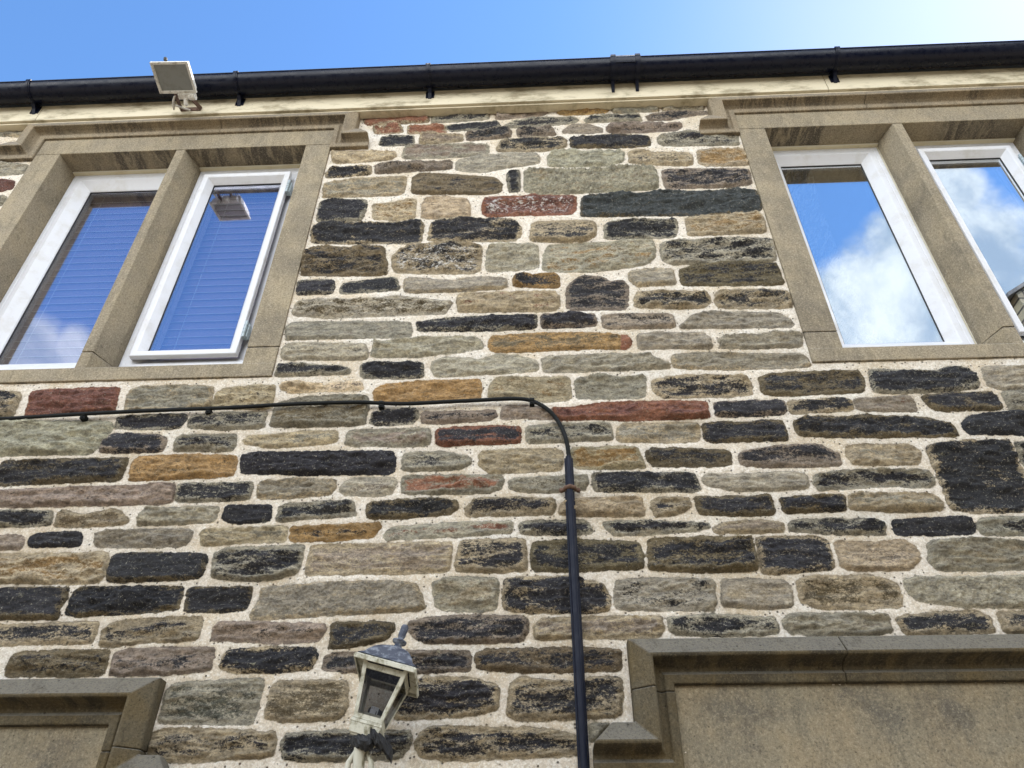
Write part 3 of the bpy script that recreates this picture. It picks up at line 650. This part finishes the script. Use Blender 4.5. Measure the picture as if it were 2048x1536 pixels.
# ------------------------------------------------------------------ windows
def window(x0, x1, z0, z1, ins, sash=None, glassmat=None, hinge=None, y=.12):
    b = MB(); b.ring(x0, x1, z0, z1, [(-.004, y+.07), (-.004, y+.004), (0, y), (.018, y), (.020, y+.003), (.022, y), (.046, y), (.049, y+.002), (ins-.004, y+.032), (ins, y+.036), (ins, y+.07)])
    # cream sealant run at head and sides, under the stone
    b.box(x0-.006, x1+.006, y-.022, y+.02, z1-.004, z1+.02, 1); b.box(x0-.03, x0-.003, y-.006, y+.03, z0, z1+.01, 1); b.box(x1+.003, x1+.03, y-.006, y+.03, z0, z1+.01, 1)
    w = b.build('window', [M_UPVC, M_CREAM], house, .0012, 1)
    if sash:
        a, c, d, e = sash; ys = y-.030
        s_ = MB().ring(a, c, d, e, [(.004, y-.001), (0, y-.004), (0, ys+.003), (.003, ys), (.022, ys), (.024, ys+.002), (.026, ys+.001), (.047, ys+.030), (.05, ys+.034), (.05, ys+.06)]).build('sash', M_UPVC, w, .0008, 1)
        gx0, gx1, gz0, gz1, gy = a+.05, c-.05, d+.05, e-.05, ys+.040
        for hz in (d+.13, e-.13):
            hb = MB(); hx = c+.010
            hb.tube([(hx, ys-.003, hz-.045), (hx, ys-.003, hz+.045)], .007, 10); hb.box(hx-.012, hx+.012, ys+.003, y-.001, hz-.035, hz+.035)
            for q_ in (-.02, 0, .02): hb.lathe((hx, ys-.003, hz+q_-.002), [(.0085, 0), (.0085, .004)], n=10)
            hb.build('hinge', M_STEEL, w)
    else: gx0, gx1, gz0, gz1, gy = x0+ins, x1-ins, z0+ins, z1-ins, y+.042
    MB().ring(gx0-.004, gx1+.004, gz0-.004, gz1+.004, [(0, gy-.006), (.006, gy-.004), (.007, gy+.002)]).build('seal', M_SEAL, w)
    MB().box(gx0-.003, gx1+.003, gy, gy+.004, gz0-.003, gz1+.003).build('pane', glassmat or M_GLASS, w)
    # spacer bar of the double glazing
    MB().ring(gx0-.002, gx1+.002, gz0-.002, gz1+.002, [(0, gy+.006), (.010, gy+.006), (.010, gy+.022)]).build('spacer_bar', M_STEEL, w)
    return w
Z0, Z1_ = 3.53, 4.893
window(-2.408, -1.852, Z0, Z1_, .098, None, M_GLASSB)
window(-1.735, -1.160, Z0, Z1_, .10, (-1.690, -1.240, 3.60, 4.824), M_GLASSB)
window(1.160, 1.733, Z0, Z1_, .086, None, M_GLASS)
window(1.852, 2.408, Z0, Z1_, .10, (1.905, 2.355, 3.60, 4.826), M_GLASS)
for xa, xb, zt in ((-2.48, -1.342, 1.62), (.476, 1.78, 1.71)): window(xa, xb, 1.06, zt-.005, .09, None, M_GLASS)
# ------------------------------------------------------------------ fascia, roof, shell
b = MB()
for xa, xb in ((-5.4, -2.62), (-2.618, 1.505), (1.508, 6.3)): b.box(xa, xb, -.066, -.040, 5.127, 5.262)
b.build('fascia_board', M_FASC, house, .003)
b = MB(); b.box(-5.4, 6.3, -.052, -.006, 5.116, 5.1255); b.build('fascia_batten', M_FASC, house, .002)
b = MB(); b.box(-5.4, 6.3, -.038, .30, 5.192, 5.25); b.build('wall_plate', M_SEAL, house)
b = MB(); b.prism([(-.10, 5.30), (-.10, 5.325), (4.0, 7.35), (8.1, 5.325), (8.1, 5.30), (4.0, 7.32)], 'x', -5.5, 6.4)
rf = b.build('roof', M_SLATE, house, 0)
rb = MB()
for i in range(16):
    y0 = .0+i*.25; zz = 5.34+(y0+.1)*.4945
    for j in range(40): rb.box(-5.5+j*.2975, -5.5+j*.2975+.29, y0, y0+.30, zz, zz+.008)
rb.build('slate_course', M_SLATE, rf, 0)
b = MB()
b.box(-5.6, -5.3, .02, 8, 0, 5.2); b.box(6.1, 6.4, .02, 8, 0, 5.2); b.box(-5.6, 6.4, 7.7, 8.0, 0, 5.2)
b.box(-5.3, 6.1, .31, 7.7, 5.05, 5.15); b.box(-5.3, 6.1, .31, 7.7, 2.7, 2.9)
for x0, x1 in ((-5.3, -2.62), (-.95, .95), (2.62, 6.1)): b.box(x0, x1, .31, .36, 2.9, 5.05)
b.box(-5.3, 6.1, 3.0, 3.1, 2.9, 5.05)
b.build('inner_wall', M_PLAST, house)
# ------------------------------------------------------------------ things behind the glass
def blind(x0, x1, z0, z1, y, label):
    e = empty('venetian_blind', ((x0+x1)/2, y, z0), label, 'blind', 'slatted blinds hanging behind the panes of the left window')
    b = MB(); n = int((z1-z0-.05)/.046)
    for i in range(n):
        zc = z0+.03+i*.046; a = R(7); c, s = math.cos(a)*.0245, math.sin(a)*.0245
        b.add([(x0, y-s, zc-c), (x1, y-s, zc-c), (x1, y+s, zc+c), (x0, y+s, zc+c), (x0, y-s+.002, zc-c), (x1, y-s+.002, zc-c), (x1, y+s+.002, zc+c), (x0, y+s+.002, zc+c)], [(0, 1, 2, 3), (7, 6, 5, 4), (0, 4, 5, 1), (3, 2, 6, 7)])
        b.box(x0, x1, y-s-.004, y-s-.001, zc-c-.001, zc-c+.0022, 1)  # highlight on each slat's lower edge, put in as a pale strip
    b.build('slats', [M_BLIND, M_UPVC], e)
    MB().box(x0-.005, x1+.005, y-.02, y+.03, z1-.045, z1).build('headrail', M_BLIND, e)
    cb = MB()
    for x in (x0+.14,): cb.tube([(x, y-.012, z0), (x, y-.012, z1)], .0013, 6)
    cb.build('ladder_cord', M_UPVC, e); MB().box(x0, x1, y-.012, y+.012, z0-.012, z0+.004).build('bottom_rail', M_BLIND, e)
blind(-2.402, -1.862, 3.57, 4.888, .215, 'white slatted blind behind the big fixed pane nearest the left edge of the photo')
blind(-1.722, -1.172, 3.57, 4.888, .215, 'white slatted blind behind the hinged casement left of the stone panel')
def lace(xa, xb, z0, z1, y, label):
    nx, nz = 30, 60; v = []; f = []
    for i in range(nz+1):
        for j in range(nx+1):
            u = j/nx; w = i/nz; v.append((xa+(xb-xa)*u*(1-.25*math.sin(w*3)), y+.012*math.sin(u*22)+.004*math.sin(w*9), z0+(z1-z0)*w))
    for i in range(nz):
        for j in range(nx): k = i*(nx+1)+j; f.append((k, k+1, k+nx+2, k+nx+1))
    MBx = MB(); MBx.add(v, f, 0, True); o = MBx.build('lace_curtain', M_LACE); return tag(o, label, 'curtain')
lace(1.27, 1.43, 3.60, 4.86, .20, 'white lace curtain at the side of the inner pane of the right-hand window')
# ------------------------------------------------------------------ gutter
gy, gz, gr = -.130, 5.293, .0615
gut = empty('gutter', (0, gy, gz), 'black half-round plastic rain gutter running along the eaves against the sky', 'gutter')
def halfpipe(b, r0, r1, x0, x1, a0=0, a1=180, n=22, mi=0):
    pr = [(gy-math.cos(R(a0+(a1-a0)*i/n))*r1, gz-math.sin(R(a0+(a1-a0)*i/n))*r1) for i in range(n+1)]
    pi_ = [(gy-math.cos(R(a0+(a1-a0)*i/n))*r0, gz-math.sin(R(a0+(a1-a0)*i/n))*r0) for i in range(n+1)][::-1]
    poly = pr+pi_; k = len(poly); v = [(x, *p) for x in (x0, x1) for p in poly]
    b.add(v, [(i, (i+1) % k, k+(i+1) % k, k+i) for i in range(k)], mi, True)
    m_ = len(pr)
    for o_ in (0, k): b.add([v[o_+i] for i in range(k)], [(i, i+1, k-2-i, k-1-i) for i in range(m_-1)], mi)
ux = P(1252, 130, -.18)[0]
b = MB(); halfpipe(b, gr-.003, gr, -5.4, ux-.004); halfpipe(b, gr-.003, gr, ux+.004, 6.3)
for xa, xb in ((-5.4, ux-.004), (ux+.004, 6.3)): b.tube([(xa, gy-gr+.001, gz+.001), (xb, gy-gr+.001, gz+.001)], .0042, 8)
b.build('gutter_run', M_BLK, gut)
xu = [P(px, 140, -.17)[0] for px in (84, 480, 857, 1690)]
for x in [-4.3]+xu+[3.9, 5.0]:
    b = MB(); halfpipe(b, gr+.0005, gr+.005, x-.011, x+.011, -6, 186); halfpipe(b, gr+.005, gr+.0075, x-.004, x+.004, -6, 186)
    b.box(x-.013, x+.013, gy-gr-.006, gy-gr+.006, gz-.004, gz+.010)
    b.prism([(-.067, 5.183), (-.067, 5.262), (-.112, 5.240), (-.084, 5.210)], 'x', x-.009, x+.009); b.box(x-.022, x+.022, -.0705, -.0665, 5.19, 5.25)
    b.build('bracket', M_BLK, gut, 0)
b = MB(); halfpipe(b, gr+.0005, gr+.008, ux-.078, ux+.078, -4, 184)
for dx in (-.062, .062): halfpipe(b, gr+.008, gr+.0125, ux+dx-.012, ux+dx+.012, -6, 186); b.box(ux+dx-.013, ux+dx+.013, gy-gr-.013, gy-gr+.006, gz-.006, gz+.008)
for dx in (-.062, .062): b.prism([(-.067, 5.175), (-.067, 5.262), (-.118, 5.236), (-.085, 5.20)], 'x', ux+dx-.008, ux+dx+.008)
b.tube([(ux-.05, gy-gr*.8-.008, gz-gr*.66), (ux+.05, gy-gr*.8-.008, gz-gr*.66)], .003, 6)
b.build('union_clip', M_BLK, gut)
# ------------------------------------------------------------------ cable and conduit
cp = [(-420, 842), (-200, 841), (-10, 839), (80, 833), (160, 828), (240, 824), (330, 820), (420, 817), (490, 814), (560, 809), (640, 806), (720, 804), (755, 806), (800, 808), (850, 806), (900, 803), (950, 801), (1000, 798), (1040, 797), (1064, 801), (1085, 811), (1103, 825), (1116, 842), (1127, 862), (1134, 885), (1137, 905), (1139, 925)]
def smooth(pts, it=2):
    p = np.array(pts, float)
    for _ in range(it):
        q_ = [p[0]]
        for a, c_ in zip(p, p[1:]): q_ += [a*.75+c_*.25, a*.25+c_*.75]
        q_.append(p[-1]); p = np.array(q_)
    return p
cab = empty('electric_cable', tuple(P(0, 838, -.02)), 'thin black cable clipped along the wall and bending down into the conduit', 'cable')
dep = lambda i: -.024-.004*math.sin(i*1.9)
MB().tube(smooth([P(x, y, dep(i)) for i, (x, y) in enumerate(cp)]), .0076, 10).build('cable_run', M_CABLE, cab)
for px, py in ((168, 829), (418, 818), (763, 806), (1064, 800)):
    c0 = P(px, py, -.024); b = MB(); b.tube([c0+np.array([-.008, 0, 0]), c0+np.array([.008, 0, -.001])], .0095, 10)
    b.box(c0[0]-.009, c0[0]+.009, c0[1]-.004, c0[1]+.02, c0[2]-.020, c0[2]-.002); b.tube([c0+np.array([0, -.009, -.014]), c0+np.array([0, .015, -.014])], .0035, 8)
    b.build('clip', M_CABLE, cab, 0)
cx = .0935
con = empty('conduit', (cx, -.02, 0), 'straight black electrical conduit running down the wall below the bend of the cable', 'conduit')
def capping(x, w, d, z0, z1, y0=-.004):
    n = 12; poly = [(x-w/2-.004, y0), (x-w/2-.004, y0-.002)]+[(x-math.cos(math.pi*i/n)*w/2*(1 if abs(math.cos(math.pi*i/n)) < .8 else 1), y0-.004-math.sin(math.pi*i/n)**.6*d) for i in range(n+1)]+[(x+w/2+.004, y0-.002), (x+w/2+.004, y0)]
    return MB().prism(poly[::-1], 'z', z0, z1)
capping(cx+.001, .0215, .017, 2.862, 2.985, -.020).build('upper_tube', M_PIPE, con)
capping(cx-.001, .0235, .019, 0.25, 2.855, -.020).build('lower_tube', M_PIPE, con)
b = MB(); zc = 2.862
n = 12; b.tube([(cx-.033, -.018, zc), (cx-.020, -.021, zc), (cx-.015, -.036, zc), (cx, -.045, zc), (cx+.015, -.036, zc), (cx+.020, -.021, zc), (cx+.033, -.018, zc)], [.006, .007, .007, .008, .007, .007, .006], 8)
for s in (-1, 1): b.lathe((cx+s*.028, -.014, zc), [(.008, 0), (.008, .008), (.004, .011)], (0, -1, 0), 10)
b.build('saddle_strap', M_RUST, con)
for zc in (1.9, 1.0):
    b = MB(); b.box(cx-.034, cx+.034, -.026, -.008, zc-.01, zc+.01); b.box(cx-.016, cx+.016, -.047, -.008, zc-.0102, zc+.0102); b.build('saddle_strap', M_RUST, con, .002)
# ------------------------------------------------------------------ floodlight
fl = empty('floodlight', (-1.78, -.07, 5.16), 'dirty white square floodlight on a rusty bracket fixed to the cream board below the gutter', 'floodlight')
a_ = math.atan2(.025, .15)
FM = Matrix.Translation((-1.778, -.285, 5.096)) @ Matrix.Rotation(R(1.5), 4, 'Z') @ Matrix.Rotation(-a_, 4, 'X')     # local: x width, y depth towards wall, -z = lens face
hw, hd = .0935, .077
b = MB()
# rim, deep casting that narrows upwards (the back of the lamp)
b.add([(-hw, -hd, 0), (hw, -hd, 0), (hw, hd, 0), (-hw, hd, 0), (-hw+.012, -hd+.012, 0), (hw-.012, -hd+.012, 0), (hw-.012, hd-.012, 0), (-hw+.012, hd-.012, 0),
       (-hw+.014, -hd+.014, .008), (hw-.014, -hd+.014, .008), (hw-.014, hd-.014, .008), (-hw+.014, hd-.014, .008)],
      [(0, 1, 5, 4), (1, 2, 6, 5), (2, 3, 7, 6), (3, 0, 4, 7), (4, 5, 9, 8), (5, 6, 10, 9), (6, 7, 11, 10), (7, 4, 8, 11)])
lv = [(hw, hd, 0, 0), (hw, hd, .013, 0), (hw-.006, hd-.006, .015, 0), (hw-.010, hd-.012, .045, 0), (hw-.022, hd-.034, .072, .006), (hw-.040, hd-.050, .082, .010)]
v = []; f = []
for wx, wy, zz, sh in lv: v += [(-wx, -wy+sh, zz), (wx, -wy+sh, zz), (wx, wy+sh, zz), (-wx, wy+sh, zz)]
for i in range(len(lv)-1):
    for k in range(4): f.append((i*4+k, i*4+(k+1) % 4, i*4+4+(k+1) % 4, i*4+4+k))
f.append(tuple(len(lv)*4-4+k for k in range(4))); b.add(v, f)
for i in range(9): b.box(-.052+i*.013, -.0485+i*.013, -.03, .045, .07, .094)
b.build('lamp_body', M_FLOOD, fl, .0012, 1, FM)
MB().box(-hw+.0135, hw-.0135, -hd+.0135, hd-.0135, .006, .009).build('lens', M_LENS, fl, 0, 1, FM)
b = MB().lathe((-.02, -hd-.002, .018), [(.009, 0), (.009, .012), (.006, .016)], (0, -.6, .8), 12); b.build('catch', M_SEAL, fl, 0, 1, FM)
b = MB().box(-.002, .062, hd, hd+.028, -.008, .024).lathe((.062, hd+.018, .004), [(.017, -.012), (.019, 0), (.017, .02)], (1, 0, 0), 14).lathe((.03, hd+.028, .0), [(.012, 0), (.011, .028), (.006, .034)], (0, .8, -.6), 12)
b.build('cable_gland', M_FLOOD, fl, .0015, 1, FM)
b = MB(); x0, x1 = -1.842, -1.738
b.box(x0, x1, -.071, -.067, 5.155, 5.185)
for x, fx_ in ((x0, -1.80), (x1, -1.738)):
    b.add([(x-.002, -.069, 5.185), (x-.002, -.069, 5.155), (fx_-.002, -.205, 5.075), (fx_-.002, -.205, 5.103), (x+.002, -.069, 5.185), (x+.002, -.069, 5.155), (fx_+.002, -.205, 5.075), (fx_+.002, -.205, 5.103)],
          [(0, 1, 2, 3), (7, 6, 5, 4), (0, 4, 5, 1), (1, 5, 6, 2), (2, 6, 7, 3), (3, 7, 4, 0)])
for x in (-1.822, -1.79, -1.758): b.lathe((x, -.071, 5.168), [(.006, 0), (.006, .003)], (0, -1, 0), 10)
b.build('bracket', M_RUST, fl)
b = MB().tube([(-1.80, -.20, 5.08), (-1.83, -.16, 5.10), (-1.85, -.12, 5.12), (-1.87, -.085, 5.145)], [.004, .006, .007, .004], 8).tube([(-1.845, -.13, 5.115), (-1.81, -.10, 5.13), (-1.79, -.075, 5.15)], .005, 8)
b.build('supply_lead', M_FLOOD, fl)
# ------------------------------------------------------------------ wall lantern
ax = np.array([-.4205, -.18, 2.220])      # centre of the eaves
lan = empty('wall_lantern', (ax[0]-.03, -.02, 1.95), 'leaning cream wall lantern with a dark blue ogee cap, black tape round its neck', 'lantern')
LM = Matrix.Translation(Vector(ax)) @ Matrix.Rotation(R(13.5), 4, 'Y') @ Matrix.Rotation(R(-7), 4, 'X') @ Matrix.Rotation(R(4), 4, 'Z')
def frust(b, r0, z0, r1, z1, mi=0):
    v = [(-r0, -r0, z0), (r0, -r0, z0), (r0, r0, z0), (-r0, r0, z0), (-r1, -r1, z1), (r1, -r1, z1), (r1, r1, z1), (-r1, r1, z1)]
    return b.add(v, [(0, 3, 2, 1), (4, 5, 6, 7)]+[(k, (k+1) % 4, 4+(k+1) % 4, 4+k) for k in range(4)], mi)
rT, rB, hB = .061, .037, -.132            # body half-widths, top and bottom
b = MB(); w0 = .011
def edgebar(b, p, q, w):
    p, q = Vector(p), Vector(q); sx = -1 if p.x < 0 else 1; sy = -1 if p.y < 0 else 1
    v = []
    for c_, ww in ((q, w*.85), (p, w)):
        v += [(c_.x, c_.y, c_.z), (c_.x-sx*ww, c_.y, c_.z), (c_.x-sx*ww, c_.y-sy*.004, c_.z), (c_.x-sx*.004, c_.y-sy*.004, c_.z), (c_.x-sx*.004, c_.y-sy*ww, c_.z), (c_.x, c_.y-sy*ww, c_.z)]
    b.add(v, [(5, 4, 3, 2, 1, 0), (6, 7, 8, 9, 10, 11)]+[(k, (k+1) % 6, 6+(k+1) % 6, 6+k) for k in range(6)])
for sx in (-1, 1):
    for sy in (-1, 1): edgebar(b, (sx*rT, sy*rT, .004), (sx*rB, sy*rB, hB), w0)
for zz, th in ((-.010, .014), (hB+.006, .020)):                       # top and bottom rails, each side
    k = (rT-rB)/(-hB); ra = rT+k*(zz+th/2-.0); rb2 = rT+k*(zz-th/2)
    for sgn in (-1, 1):
        for axx in (0, 1):
            def pt(u, n_, z_): return (u, sgn*n_, z_) if axx == 0 else (sgn*n_, u, z_)
            za, zb = zz+th/2, zz-th/2
            v = [pt(-ra+.002, ra-.0005, za), pt(ra-.002, ra-.0005, za), pt(rb2-.002, rb2-.0005, zb), pt(-rb2+.002, rb2-.0005, zb), pt(-ra+.002, ra-.004, za), pt(ra-.002, ra-.004, za), pt(rb2-.002, rb2-.004, zb), pt(-rb2+.002, rb2-.004, zb)]
            b.add(v, [(0, 1, 2, 3), (7, 6, 5, 4), (0, 4, 5, 1), (1, 5, 6, 2), (2, 6, 7, 3), (3, 7, 4, 0)])
b.build('lantern_frame', M_LAMPW, lan, .0006, 1, LM)
b = MB(); k = (rT-rB)/(-hB)
for sgn in (-1, 1):
    for axx in (0, 1):
        def pt(u, n_, z_): return (u, sgn*n_, z_) if axx == 0 else (sgn*n_, u, z_)
        r1, r2 = rT+k*-.012-.003, rB+.0015
        b.add([pt(-r1+.004, r1, -.012), pt(r1-.004, r1, -.012), pt(r2-.004, r2, hB+.01), pt(-r2+.004, r2, hB+.01)], [(0, 1, 2, 3)])
b.build('lantern_pane', M_LGLASS, lan, 0, 1, LM)
b = MB()                                   # moulded base block under the glass
frust(b, rB+.001, hB-.004, rB+.0025, hB); frust(b, rB+.004, hB-.012, rB+.004, hB-.004); frust(b, rB-.002, hB-.036, rB+.003, hB-.012); frust(b, rB-.009, hB-.040, rB-.006, hB-.036)
b.lathe((0, 0, hB-.052), [(.018, 0), (.026, .006), (.026, .012)], n=20)
b.build('lantern_base', M_LAMPW, lan, .0012, 1, LM)
b = MB(); rE = .083                         # hanging skirt of the cap
v = []
for r_, z_ in ((rE-.004, -.030), (rE, -.030), (rE+.001, .003), (rE-.006, .009), (rE-.005, .000), (rT, .003)): v += [(-r_, -r_, z_), (r_, -r_, z_), (r_, r_, z_), (-r_, r_, z_)]
# skirt tapers to points at the corners: middle of each side is cut higher
b.add(v, [(i*4+k2, i*4+(k2+1) % 4, i*4+4+(k2+1) % 4, i*4+4+k2) for i in range(5) for k2 in range(4)])
for i in range(4):
    b.v[i] = (*b.v[i][:2], -.007); b.v[4+i] = (*b.v[4+i][:2], -.007)
b.build('cap_skirt', M_LAMPW, lan, 0, 1, LM)
b = MB(); prof = [(rE-.004, .010), (rE-.010, .016), (.066, .022), (.060, .034), (.052, .048), (.040, .061), (.026, .070), (.016, .075), (.012, .078)]
n = 8; v = []; f = []
for r_, z_ in prof:
    rd = .30 if r_ < .06 else 0
    for i in range(4):
        for j in range(n):
            a0 = R(-135+90*i); a1 = R(-45+90*i); u = j/n
            x_ = math.cos(a0)*(1-u)+math.cos(a1)*u; y_ = math.sin(a0)*(1-u)+math.sin(a1)*u; L_ = math.hypot(x_, y_); rr = r_*1.414
            x2, y2 = x_/L_, y_/L_; mixr = max(0, min(1, (.062-r_)/.05))
            v.append((rr*(x_*(1-mixr)+x2*mixr*.8), rr*(y_*(1-mixr)+y2*mixr*.8), z_))
nn_ = 4*n
for i in range(len(prof)-1):
    for k2 in range(nn_): f.append((i*nn_+k2, i*nn_+(k2+1) % nn_, (i+1)*nn_+(k2+1) % nn_, (i+1)*nn_+k2))
f.append(tuple((len(prof)-1)*nn_+k2 for k2 in range(nn_))); b.add(v, f)
b.build('cap', M_LAMPB, lan, .0008, 1, LM)
b = MB().lathe((0, 0, .076), [(.014, 0), (.010, .008), (.009, .013), (.019, .016), (.020, .021), (.010, .024), (.008, .030), (.0105, .036), (.0105, .062), (.008, .068), (.002, .071)], n=18)
b.build('finial', M_LAMPB, lan, 0, 1, LM)
b = MB().lathe((.004, .0, hB+.006), [(.024, 0), (.026, .006), (.020, .012), (.019, .032), (.006, .034)], n=18); b.build('lamp_holder', M_SEAL, lan, 0, 1, LM)
b = MB()
v = [(.004+.0205*math.cos(R(-120+i*10))*1.0, .0205*math.sin(R(-120+i*10)), hB+.018+z_) for z_ in (0, .022) for i in range(7)]
b.add(v, [(i, i+1, 8+i, 7+i) for i in range(6)]); b.build('rating_label', M_UPVC, lan, 0, 1, LM)
b = MB(); v = [(.0055+.0208*math.cos(R(a0)), .0208*math.sin(R(a0)), z_) for (a0, z_) in ((-78, hB+.022), (-72, hB+.022), (-74, hB+.030), (-79, hB+.031))]; b.add(v, [(0, 1, 2, 3)])
for r_ in (.0335, .0365):
    v = [(.0041+.0209*math.cos(R(a0)), .0209*math.sin(R(a0)), hB+r_+dz) for a0, dz in ((-114, 0), (-90, 0), (-90, .0010), (-114, .0010))]; b.add(v, [(0, 1, 2, 3)])
b.build('printed_mark', M_SEAL, lan, 0, 1, LM)
# neck, tape and scrolled arm going back to the wall
nb = LM @ Vector((0, 0, hB-.05))
b = MB().tube([nb, nb+Vector((-.002, 0, -.03)), nb+Vector((0, .004, -.07)), nb+Vector((-.004, .02, -.13)), nb+Vector((-.004, .06, -.19)), nb+Vector((0, .11, -.21))], [.018, .015, .014, .013, .012, .012], 12)
for s, dx in ((-1, -.026), (1, .030)):
    b.tube([nb+Vector((dx*.5, .0, -.012)), nb+Vector((dx, -.004, -.04)), nb+Vector((dx*1.1, .0, -.08)), nb+Vector((dx*.8, .015, -.12)), nb+Vector((dx*.9, .03, -.16)), nb+Vector((dx*1.5, .04, -.17))], [.004, .007, .008, .007, .006, .004], 8)
b.lathe(nb+Vector((0, .125, -.21)), [(.045, 0), (.045, .008), (.03, .016)], (0, -1, 0), 20)
b.tube([nb+Vector((0, .11, -.21)), Vector((nb.x, .0, nb.z-.21))], .012, 12)
b.build('wall_bracket', M_LAMPW, lan)
def tape(b, pts, rad, seed):
    r2 = np.random.default_rng(seed); pts = smooth(pts, 2); nn2 = 12; v = []
    for i, p_ in enumerate(pts):
        for k2 in range(nn2):
            a2 = 2*math.pi*k2/nn2; rr = rad*(1+r2.uniform(-.22, .22))*(.6 if i in (0, len(pts)-1) else 1); v.append((p_[0], p_[1]+rr*math.cos(a2)*.9, p_[2]+rr*math.sin(a2)))
    f = [(i*nn2+k2, i*nn2+(k2+1) % nn2, (i+1)*nn2+(k2+1) % nn2, (i+1)*nn2+k2) for i in range(len(pts)-1) for k2 in range(nn2)]
    f += [tuple(range(nn2))[::-1], tuple((len(pts)-1)*nn2+k2 for k2 in range(nn2))]; b.add(v, f)
b = MB(); tp = lambda px, py, y_: tuple(P(px, py, y_))
tape(b, [tp(703, 1474, -.20), tp(718, 1482, -.225), tp(735, 1487, -.23), tp(748, 1480, -.225)], .018, 3)
tape(b, [tp(741, 1470, -.228), tp(755, 1478, -.23), tp(770, 1492, -.22), tp(784, 1512, -.20)], .017, 4)
b.build('tape_wrap', M_TAPE, lan)
# ------------------------------------------------------------------ surroundings
b = MB(); b.add([(-300, -300, -.004), (300, -300, -.004), (300, 300, -.004), (-300, 300, -.004)], [(0, 1, 2, 3)])
tag(b.build('ground', M_GROUND), None, None, None, 'structure')
gh = empty('gabled_house', (9.5, -5.6, 0), 'pale stone gabled house across the yard, mirrored in the outermost right pane', 'house')
gx0, gx1, gyy = 6.7, 14.0, -5.3
b = MB(); b.prism([(gx0, 0), (gx1, 0), (gx1, 9.1), ((gx0+gx1)/2, 11.4), (gx0, 9.1)], 'y', gyy, gyy-9); b.build('wall', M_BLOCK, gh)
b = MB(); xm = (gx0+gx1)/2
b.prism([(gx0-.15, 9.02), (gx0-.15, 9.08), (xm, 11.50), (gx1+.15, 9.08), (gx1+.15, 9.02), (xm, 11.42)], 'y', gyy+.04, gyy-9.1); b.build('roof', M_SLATE, gh)
b = MB(); b.prism([(-16, 0), (gx0-.02, 0), (gx0-.02, 3.2), (-16, 3.2)], 'y', gyy-3.2, gyy-9); b.build('sky_block_wing', M_BLOCK, gh)  # unseen wing, added to block light from the low sky
b = MB(); b.prism([(gyy-3.0, 3.18), (gyy-3.0, 3.26), (gyy-6.1, 4.9), (gyy-9.2, 3.26), (gyy-9.2, 3.18), (gyy-6.1, 4.8)], 'x', -16.2, gx0-.03); b.build('roof', M_SLATE, gh)  # roof of the added wing, blocks low sky light too
